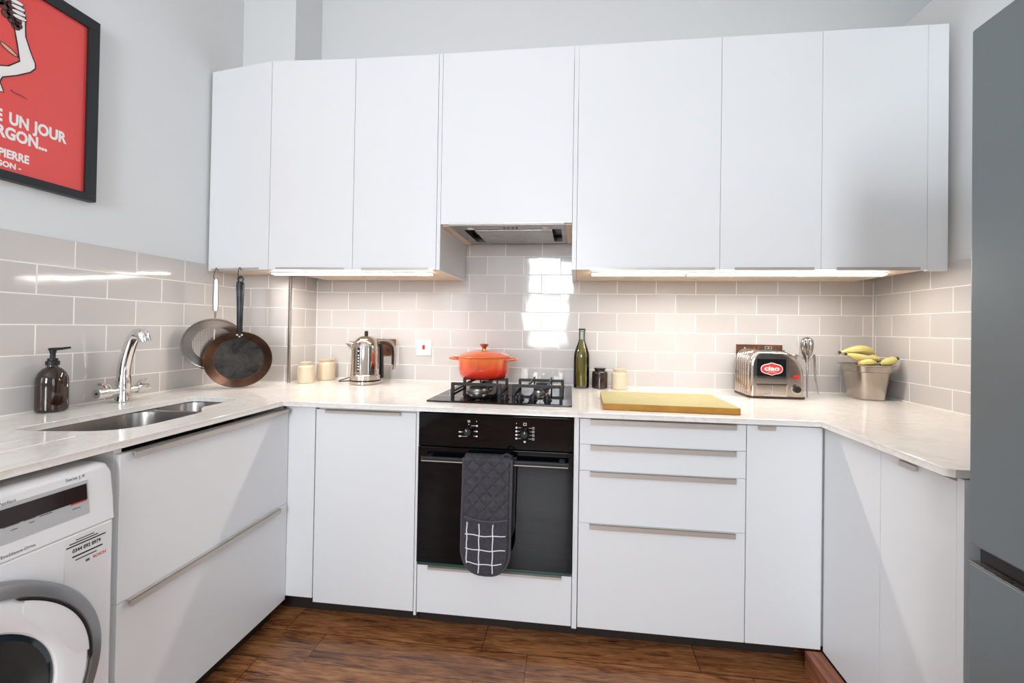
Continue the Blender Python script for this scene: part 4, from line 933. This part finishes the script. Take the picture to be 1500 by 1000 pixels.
hd = new(); rings = []
for yy, w, zz in ((0.119, 0.004, 0.004), (0.140, 0.0045, 0.008), (0.155, 0.0045, 0.010), (0.160, 0.0105, 0.0105), (0.20, 0.0125, 0.012), (0.26, 0.0115, 0.012), (0.30, 0.0105, 0.011), (0.310, 0.0065, 0.0105)):
    tk = 0.003; rings.append([(-w, yy, zz - tk), (-w * 0.6, yy, zz + tk), (w * 0.6, yy, zz + tk), (w, yy, zz - tk), (0, yy, zz - tk * 1.5)])
loft(hd, rings); obj('handle', hd, TRIMS, sc_)
def hook(label, x, y, zt_, xb, yb_, zb_):
    h = new(); dx, dy = xb - x, yb_ - y
    tube(h, [(x - 0.004, y + 0.009, zt_ - 0.010), (x - 0.004, y + 0.006, zt_ - 0.002), (x - 0.002, y - 0.002, zt_ + 0.003), (x + 0.002, y - 0.010, zt_ - 0.004), (x + dx * 0.4, y + dy * 0.4 - 0.010, zt_ + (zb_ - zt_) * 0.4), (xb, yb_ - 0.008, zb_ + 0.012), (xb, yb_ - 0.004, zb_), (xb, yb_ + 0.006, zb_ - 0.002), (xb, yb_ + 0.010, zb_ + 0.006)], 0.0016, 8, sub=5)
    return tag(obj('s_hook', h, mat('hook_metal', (60, 52, 46), 0.4, 0.9) if 'hook_metal' not in bpy.data.materials else bpy.data.materials['hook_metal']), label, 'hook')
hook('thin metal hook carrying the frying pan from the corner cabinet handle', -1.412, -0.447, 1.487, -1.394, -0.470, 1.436)
hook('thin metal hook carrying the perforated strainer from the corner cabinet handle', -1.556, -0.426, 1.487, -1.505, -0.486, 1.428)

# ------------------------------------------------------------------ washing machine
wm = thing('washing_machine', 'white front-loading washing machine under the worktop, beside the sink drawers', 'washing machine', (-1.28, -1.589, 0))
XW = -0.980; y0, y1 = -1.889, -1.2885
obj('body', B(-1.56, XW, y0, y1, 0.012, 0.7175, bev=0.006, seg=3), WMW, wm, world=True)
pp = rpoly([(-1.56, 0.719, 0), (XW + 0.002, 0.719, 0.002), (XW - 0.004, 0.79, 0), (XW - 0.012, 0.868, 0.022), (-1.56, 0.868, 0)], 6)
fas = new(); rings = []
for y, d in ((y0, 0.02), (y0 + 0.008, 0.006), (y0 + 0.022, 0.0), (y1 - 0.022, 0.0), (y1 - 0.008, 0.006), (y1 - 0.001, 0.020)):
    rings.append([(x, y, 0.719 + (z - 0.719) * (1 - d / 0.15)) for x, z in pp])
loft(fas, rings); obj('fascia', fas, WMW, wm, world=True)
# fascia slope as a writing plane: x follows z
def fx(z): return XW + 0.002 - 0.014 * (z - 0.719) / 0.149
M_FAS = Matrix(((0, -0.094, 0.996, 0), (1, 0, 0, 0), (0, 0.996, 0.094, 0), (0, 0, 0, 1)))
def fascia_plate(name, ya, yb_, za, zb_, th, m, off=0.0):
    bm = new(); loft(bm, [[(fx(za) + off, ya, za), (fx(za) + off, yb_, za), (fx(zb_) + off, yb_, zb_), (fx(zb_) + off, ya, zb_)], [(fx(za) + off + th, ya, za), (fx(za) + off + th, yb_, za), (fx(zb_) + off + th, yb_, zb_), (fx(zb_) + off + th, ya, zb_)]]); return obj(name, bm, m, wm, world=True, smooth=False)
fascia_plate('control_panel', -1.62, -1.340, 0.755, 0.835, 0.0012, WMS, 0.0004)
fascia_plate('display', -1.615, -1.3435, 0.790, 0.8265, 0.0010, mat('dark_display', (44, 34, 32), 0.12), 0.0018)
fascia_plate('indicator_strip', -1.375, -1.3445, 0.7865, 0.7895, 0.0006, INK_R, 0.0018)
mk_ = new()
for a, c, z in ((-1.487, -1.462, 0.789), (-1.455, -1.436, 0.789), (-1.430, -1.408, 0.787), (-1.475, -1.465, 0.779), (-1.447, -1.438, 0.781), (-1.372, -1.357, 0.776)): box(mk_, fx(z) + 0.0017, fx(z) + 0.002, a, c, z - 0.001, z + 0.001)
obj('key_legends', mk_, INK_G, wm, world=True, smooth=False)
def fas_text(lst, m, name):
    bm = new()
    for s, cap, w, (a, c), bold in lst:
        size = cap / 0.70; me = text_mesh(s, size, bold, 'LEFT', 0.0001, w / (fit(s, w, bold) * size))
        me.transform(Matrix.Translation((fx(c) + 0.0007, a, c)) @ M_FAS); bm.from_mesh(me); bpy.data.meshes.remove(me)
    return obj(name, bm, m, wm, world=True, smooth=False)
fas_text([('Serie | 4', 0.0075, 0.036, (-1.3815, 0.843), 0.0), ('VarioPerfect', 0.0065, 0.048, (-1.512, 0.8350), 0.0), ('EcoSilence Drive', 0.0062, 0.053, (-1.4915, 0.7275), 0.004)], INK_G, 'printed_lettering')
sk_ = new(); box(sk_, XW + 0.0003, XW + 0.0007, -1.386, -1.300, 0.602, 0.712); lab = obj('sticker', sk_, mat('sticker_film', (226, 228, 228), 0.3), wm, world=True, smooth=False)
lines = [('0344 892 8979', 0.0085, 0.056, (-1.372, 0.6735), 0.03)]
writing('sticker_lettering', wr_items(lines), M_LEFT, INK_K, lab, XW + 0.0008)
flat('sticker_lines', bars([(-1.366, -1.330, 0.7005, 0.7025), (-1.378, -1.322, 0.6945, 0.6970), (-1.384, -1.306, 0.6880, 0.6910), (-1.372, -1.312, 0.6620, 0.6655), (-1.366, -1.324, 0.6530, 0.6555)]), M_LEFT, INK_K, lab, XW + 0.0008)
writing('maker_lettering', wr_items([('BOSCH', 0.007, 0.026, (-1.331, 0.6395), 0.02)]), M_LEFT, INK_R, lab, XW + 0.0008)
flat('maker_mark', bars([(-1.346, -1.338, 0.639, 0.645)]), M_LEFT, INK_G, lab, XW + 0.0008)
CY, CZ = -1.5893, 0.4362
dr_ = obj('door', lathe(new(), [(0.236, -0.0005), (0.236, 0.026), (0.225, 0.034), (0.19, 0.034), (0.176, 0.028), (0.172, 0.022), (0.172, -0.0005), (0.236, -0.0005)], 96, (XW + 0.001, CY, CZ), 'x', cap=False), WMW, wm, world=True)
obj('door_ring', lathe(new(), [(0.2645, -0.0003), (0.264, 0.018), (0.261, 0.0255), (0.255, 0.0295), (0.239, 0.0345), (0.2365, 0.034), (0.2365, -0.0003), (0.2645, -0.0003)], 96, (XW + 0.001, CY, CZ), 'x', cap=False), WMG, dr_, world=True)
gb_ = new(); tube(gb_, [(XW + 0.034, CY + 0.2335 * math.cos(a), CZ + 0.2335 * math.sin(a)) for a in [math.radians(-4 + 68 * i / 30) for i in range(31)]], [0.0006] + [0.0035] * 29 + [0.0006], 8); obj('finger_slot', gb_, BLACK, dr_, world=True)
gr_ = new(); rings = []
for i in range(25):
    a = math.radians(2 + 58 * i / 24); f = math.sin(PI * i / 24) ** 0.35
    rings.append([(XW + 0.0352, CY + r_ * math.cos(a), CZ + r_ * math.sin(a)) for r_ in (0.230, 0.230 - 0.042 * f)] + [(XW + 0.0352 + 0.004 * f, CY + (0.230 - 0.045 * f) * math.cos(a), CZ + (0.230 - 0.045 * f) * math.sin(a))])
loft(gr_, rings); obj('grip_scoop', gr_, WMW, dr_, world=True)
obj('porthole', lathe(new(), [(0.1715, 0.004), (0.1715, 0.023), (0.162, 0.026), (0.145, 0.018), (0.12, 0.004), (0.02, -0.0002)], 80, (XW + 0.001, CY, CZ), 'x'), WMGL, dr_, world=True)
obj('plinth_foot', B(-1.5, XW - 0.03, y0 + 0.03, y1 - 0.03, 0.001, 0.0115), BLACK, wm, world=True)

# ------------------------------------------------------------------ fridge freezer
ff = thing('fridge_freezer', 'tall grey steel fridge freezer beside the end of the worktop', 'fridge', (1.36, -1.56, 0))
FX, FY0, FY1 = 1.020, -1.855, -1.2560
obj('cabinet', B(FX + 0.062, 1.690, FY0, FY1, 0.02, 1.862, bev=0.004), FRIDGE, ff, world=True)
ud = obj('fridge_door', B(FX, FX + 0.06, FY0, FY1, 0.782, 1.868, bev=0.006, seg=3), FRIDGE, ff, world=True)
ld = obj('freezer_door', B(FX, FX + 0.06, FY0, FY1, 0.05, 0.744, bev=0.005, seg=3), FRIDGE, ff, world=True)
obj('handle_recess', B(FX + 0.022, FX + 0.0605, FY0 + 0.002, FY1 - 0.002, 0.745, 0.781), BLACK, ff, world=True)
obj('trim', B(FX + 0.0005, FX + 0.020, FY0 + 0.002, FY1 - 0.0005, 0.7445, 0.7475, bev=0.001), STEEL, ld, world=True)
for y in (FY0 + 0.06, FY1 - 0.06): obj('foot', cyl(new(), 0.02, 0.0008, 0.0195, (FX + 0.1, y, 0)), BLACK, ff, world=True)

# ------------------------------------------------------------------ poster
po = thing('framed_poster', 'red French poster in a black frame on the painted wall above the washing machine', 'poster', (-1.637, -1.13, 2.0))
py0, py1, pz0, pz1 = -1.370, -0.884, 1.6665, 2.343; FW = 0.034
obj('backing', B(-1.6385, -1.622, py0 + 0.01, py1 - 0.01, pz0 + 0.01, pz1 - 0.01), FRAMEB, po, world=True)
pr_ = obj('print', B(-1.6215, -1.620, py0 + 0.011, py1 - 0.011, pz0 + 0.011, pz1 - 0.011), PRINT, po, world=True)
fr = new()
for a in ((py0, py1, pz0, pz0 + FW - 0.006), (py0, py1, pz1 - FW - 0.006, pz1), (py0, py0 + FW, pz0 + FW - 0.006, pz1 - FW - 0.006), (py1 - FW, py1, pz0 + FW - 0.006, pz1 - FW - 0.006)): box(fr, -1.6195, -1.609, a[0], a[1], a[2], a[3], 0.0015)
box(fr, -1.6385, -1.6196, py0, py0 + 0.0095, pz0, pz1); box(fr, -1.6385, -1.6196, py1 - 0.0095, py1, pz0, pz1); box(fr, -1.6385, -1.6196, py0 + 0.0096, py1 - 0.0096, pz0, pz0 + 0.0095); box(fr, -1.6385, -1.6196, py0 + 0.0096, py1 - 0.0096, pz1 - 0.0095, pz1)
obj('frame', fr, FRAMEB, po, world=True)
XP = -1.6199
for it in ([('E', 0.036, 0.017, (-1.146, 1.849), 0.04), ('UN', 0.036, 0.046, (-1.1135, 1.849), 0.04), ('JOUR', 0.036, 0.089, (-1.0535, 1.850), 0.04),
            ('RGON...', 0.036, 0.121, (-1.1420, 1.800), 0.04), ('PIERRE', 0.0255, 0.071, (-1.1355, 1.7380), 0.04), ('GON -', 0.017, 0.0575, (-1.1400, 1.7075), 0.04)]): writing('lettering', wr_items([it]), M_LEFT, INK_W, pr_, XP)
arm = [(-1.090, 2.243), (-1.082, 2.215), (-1.0815, 2.185), (-1.080, 2.150), (-1.067, 2.108), (-1.0555, 2.078), (-1.055, 2.062), (-1.066, 2.043), (-1.098, 2.012), (-1.130, 1.987), (-1.136, 1.970), (-1.127, 1.940), (-1.16, 1.935), (-1.205, 1.940), (-1.205, 1.992), (-1.150, 2.012), (-1.118, 2.030), (-1.093, 2.062), (-1.099, 2.110), (-1.108, 2.165), (-1.118, 2.205), (-1.116, 2.240)]
flat('drawn_arm', [arm], M_LEFT, INK_W, pr_, XP)
tn_ = [(-1.118 + 0.020 * math.cos(a) - 0.35 * 0.012 * math.sin(a), 2.083 + 0.0095 * math.sin(a) - 0.008 * math.cos(a)) for a in [2 * PI * i / 24 for i in range(24)]]
flat('drawn_tan_oval', [tn_], M_LEFT, INK_T, pr_, XP)  # plain tan oval in place of a detail of the drawn figure
grp = [(-1.132, 2.235, .012), (-1.117, 2.222, .012), (-1.130, 2.212, .012), (-1.115, 2.200, .012), (-1.126, 2.190, .011), (-1.112, 2.180, .011), (-1.101, 2.190, .010), (-1.104, 2.168, .010), (-1.142, 2.222, .012), (-1.14, 2.248, .012), (-1.098, 2.176, .009), (-1.125, 2.252, .011)]
flat('drawn_grapes', [[(c[0] + c[2] * math.cos(a), c[1] + c[2] * 1.1 * math.sin(a)) for a in [2 * PI * i / 16 for i in range(16)]] for c in grp], M_LEFT, INK_B, pr_, XP + 0.0005)
ol = new()
def stroke(pts, r, closed=True):
    P_ = [(XP + 0.0006, p[0], p[1]) for p in pts]
    tube(ol, P_, r, 6, sx=1.0, closed=closed, sub=0)
stroke(arm, 0.0016); stroke(tn_, 0.0014)
for c in grp: stroke([(c[0] + c[2] * math.cos(a), c[1] + c[2] * 1.1 * math.sin(a)) for a in [2 * PI * i / 16 for i in range(16)]], 0.0012)
stroke([(-1.112, 1.955), (-1.108, 1.958), (-1.106, 1.950), (-1.101, 1.955), (-1.099, 1.948), (-1.095, 1.955), (-1.092, 1.949), (-1.088, 1.956), (-1.085, 1.949), (-1.080, 1.952), (-1.077, 1.950), (-1.073, 1.948)], 0.0010, False)
for v_ in ol.verts: v_.co.x = XP + 0.0008 + (v_.co.x - XP - 0.0006) * 0.25
obj('drawn_outline', ol, INK_K, pr_, world=True)
fg = new()
fing = [[(-1.100 + dx + 0.017 * math.cos(a), z + 0.0068 * math.sin(a) + 0.12 * 0.017 * math.cos(a)) for a in [2 * PI * i / 18 for i in range(18)]] for dx, z in ((-0.004, 2.246), (0.0, 2.231), (0.002, 2.216), (0.004, 2.202))]
flat('drawn_fingers', fing, M_LEFT, INK_W, pr_, XP + 0.0012)
ol = new()
for f_ in fing: stroke(f_, 0.0011)
for v_ in ol.verts: v_.co.x = XP + 0.0016 + (v_.co.x - XP - 0.0006) * 0.25
obj('drawn_finger_outline', ol, INK_K, pr_, world=True)

# ------------------------------------------------------------------ camera
CP = Vector((0.1889, -2.1926, 1.2201)); yaw, pitch, roll = 0.1064, 0.0085, 0.0156; FPX, PX, PY = 582.336, 780.249, 475.649
f = Vector((-math.sin(yaw), math.cos(yaw), 0)); r = Vector((math.cos(yaw), math.sin(yaw), 0)); up = Vector((0, 0, 1))
f2 = f * math.cos(pitch) + up * math.sin(pitch); u2 = up * math.cos(pitch) - f * math.sin(pitch)
r3 = r * math.cos(roll) + u2 * math.sin(roll); u3 = u2 * math.cos(roll) - r * math.sin(roll)
cam = bpy.data.cameras.new('camera'); co = bpy.data.objects.new('camera', cam); COL.objects.link(co)
co.matrix_world = Matrix(((r3.x, u3.x, -f2.x, CP.x), (r3.y, u3.y, -f2.y, CP.y), (r3.z, u3.z, -f2.z, CP.z), (0, 0, 0, 1)))
cam.sensor_fit = 'HORIZONTAL'; cam.sensor_width = 36; cam.lens = FPX / 1500 * 36
cam.shift_x = (750 - PX) / 1500; cam.shift_y = (PY - 500) / 1500; cam.clip_start = 0.02
SC.camera = co

# ------------------------------------------------------------------ light: daylight through the front window, fill from two added windows, plus the strip lights above
def area(name, loc, sx, sy, energy, col, rot):
    l = bpy.data.lights.new(name, 'AREA'); l.shape = 'RECTANGLE'; l.size = sx; l.size_y = sy; l.energy = energy; l.color = col
    o = bpy.data.objects.new(name, l); COL.objects.link(o); o.location = loc; o.rotation_euler = rot; return o
for (x0, x1, z0, z1) in WINS:   # brighter sky above, dimmer outlook below
    for za, zb_, e in ((1.45, z1, 76.0), (z0, 1.45, 27.0)):
        area('daylight_and_fill', ((x0 + x1) / 2, YF - 0.09, (za + zb_) / 2), x1 - x0, zb_ - za, e, (0.88, 0.94, 1.0), (PI / 2, 0, 0))
area('daylight_and_fill', (XE + 0.09, (EW[0] + EW[1]) / 2, (EW[2] + EW[3]) / 2), EW[3] - EW[2], EW[1] - EW[0], 32.0, (0.93, 0.96, 1.0), (0, PI / 2, 0))  # fill lamp in the added east window
area('daylight_and_fill', (XL - 0.095, (LW[0] + LW[1]) / 2, (LW[2] + LW[3]) / 2), LW[3] - LW[2], LW[1] - LW[0], 22.0, (0.92, 0.96, 1.0), (0, -PI / 2, 0))  # fill lamp in the added left window
w = bpy.data.worlds.new('world'); SC.world = w; w.use_nodes = True
w.node_tree.nodes['Background'].inputs[0].default_value = (0.75, 0.86, 1.0, 1); w.node_tree.nodes['Background'].inputs[1].default_value = 1.0
SC.view_settings.view_transform = 'Standard'; SC.view_settings.look = 'None'; SC.view_settings.gamma = 1.0; SC.view_settings.use_curve_mapping = False
SC.view_settings.exposure = 0.32
SC.cycles.max_bounces = 10; SC.cycles.diffuse_bounces = 6; SC.cycles.glossy_bounces = 5; SC.cycles.transmission_bounces = 8
SC.cycles.sample_clamp_indirect = 6.0; SC.cycles.caustics_reflective = False; SC.cycles.caustics_refractive = False
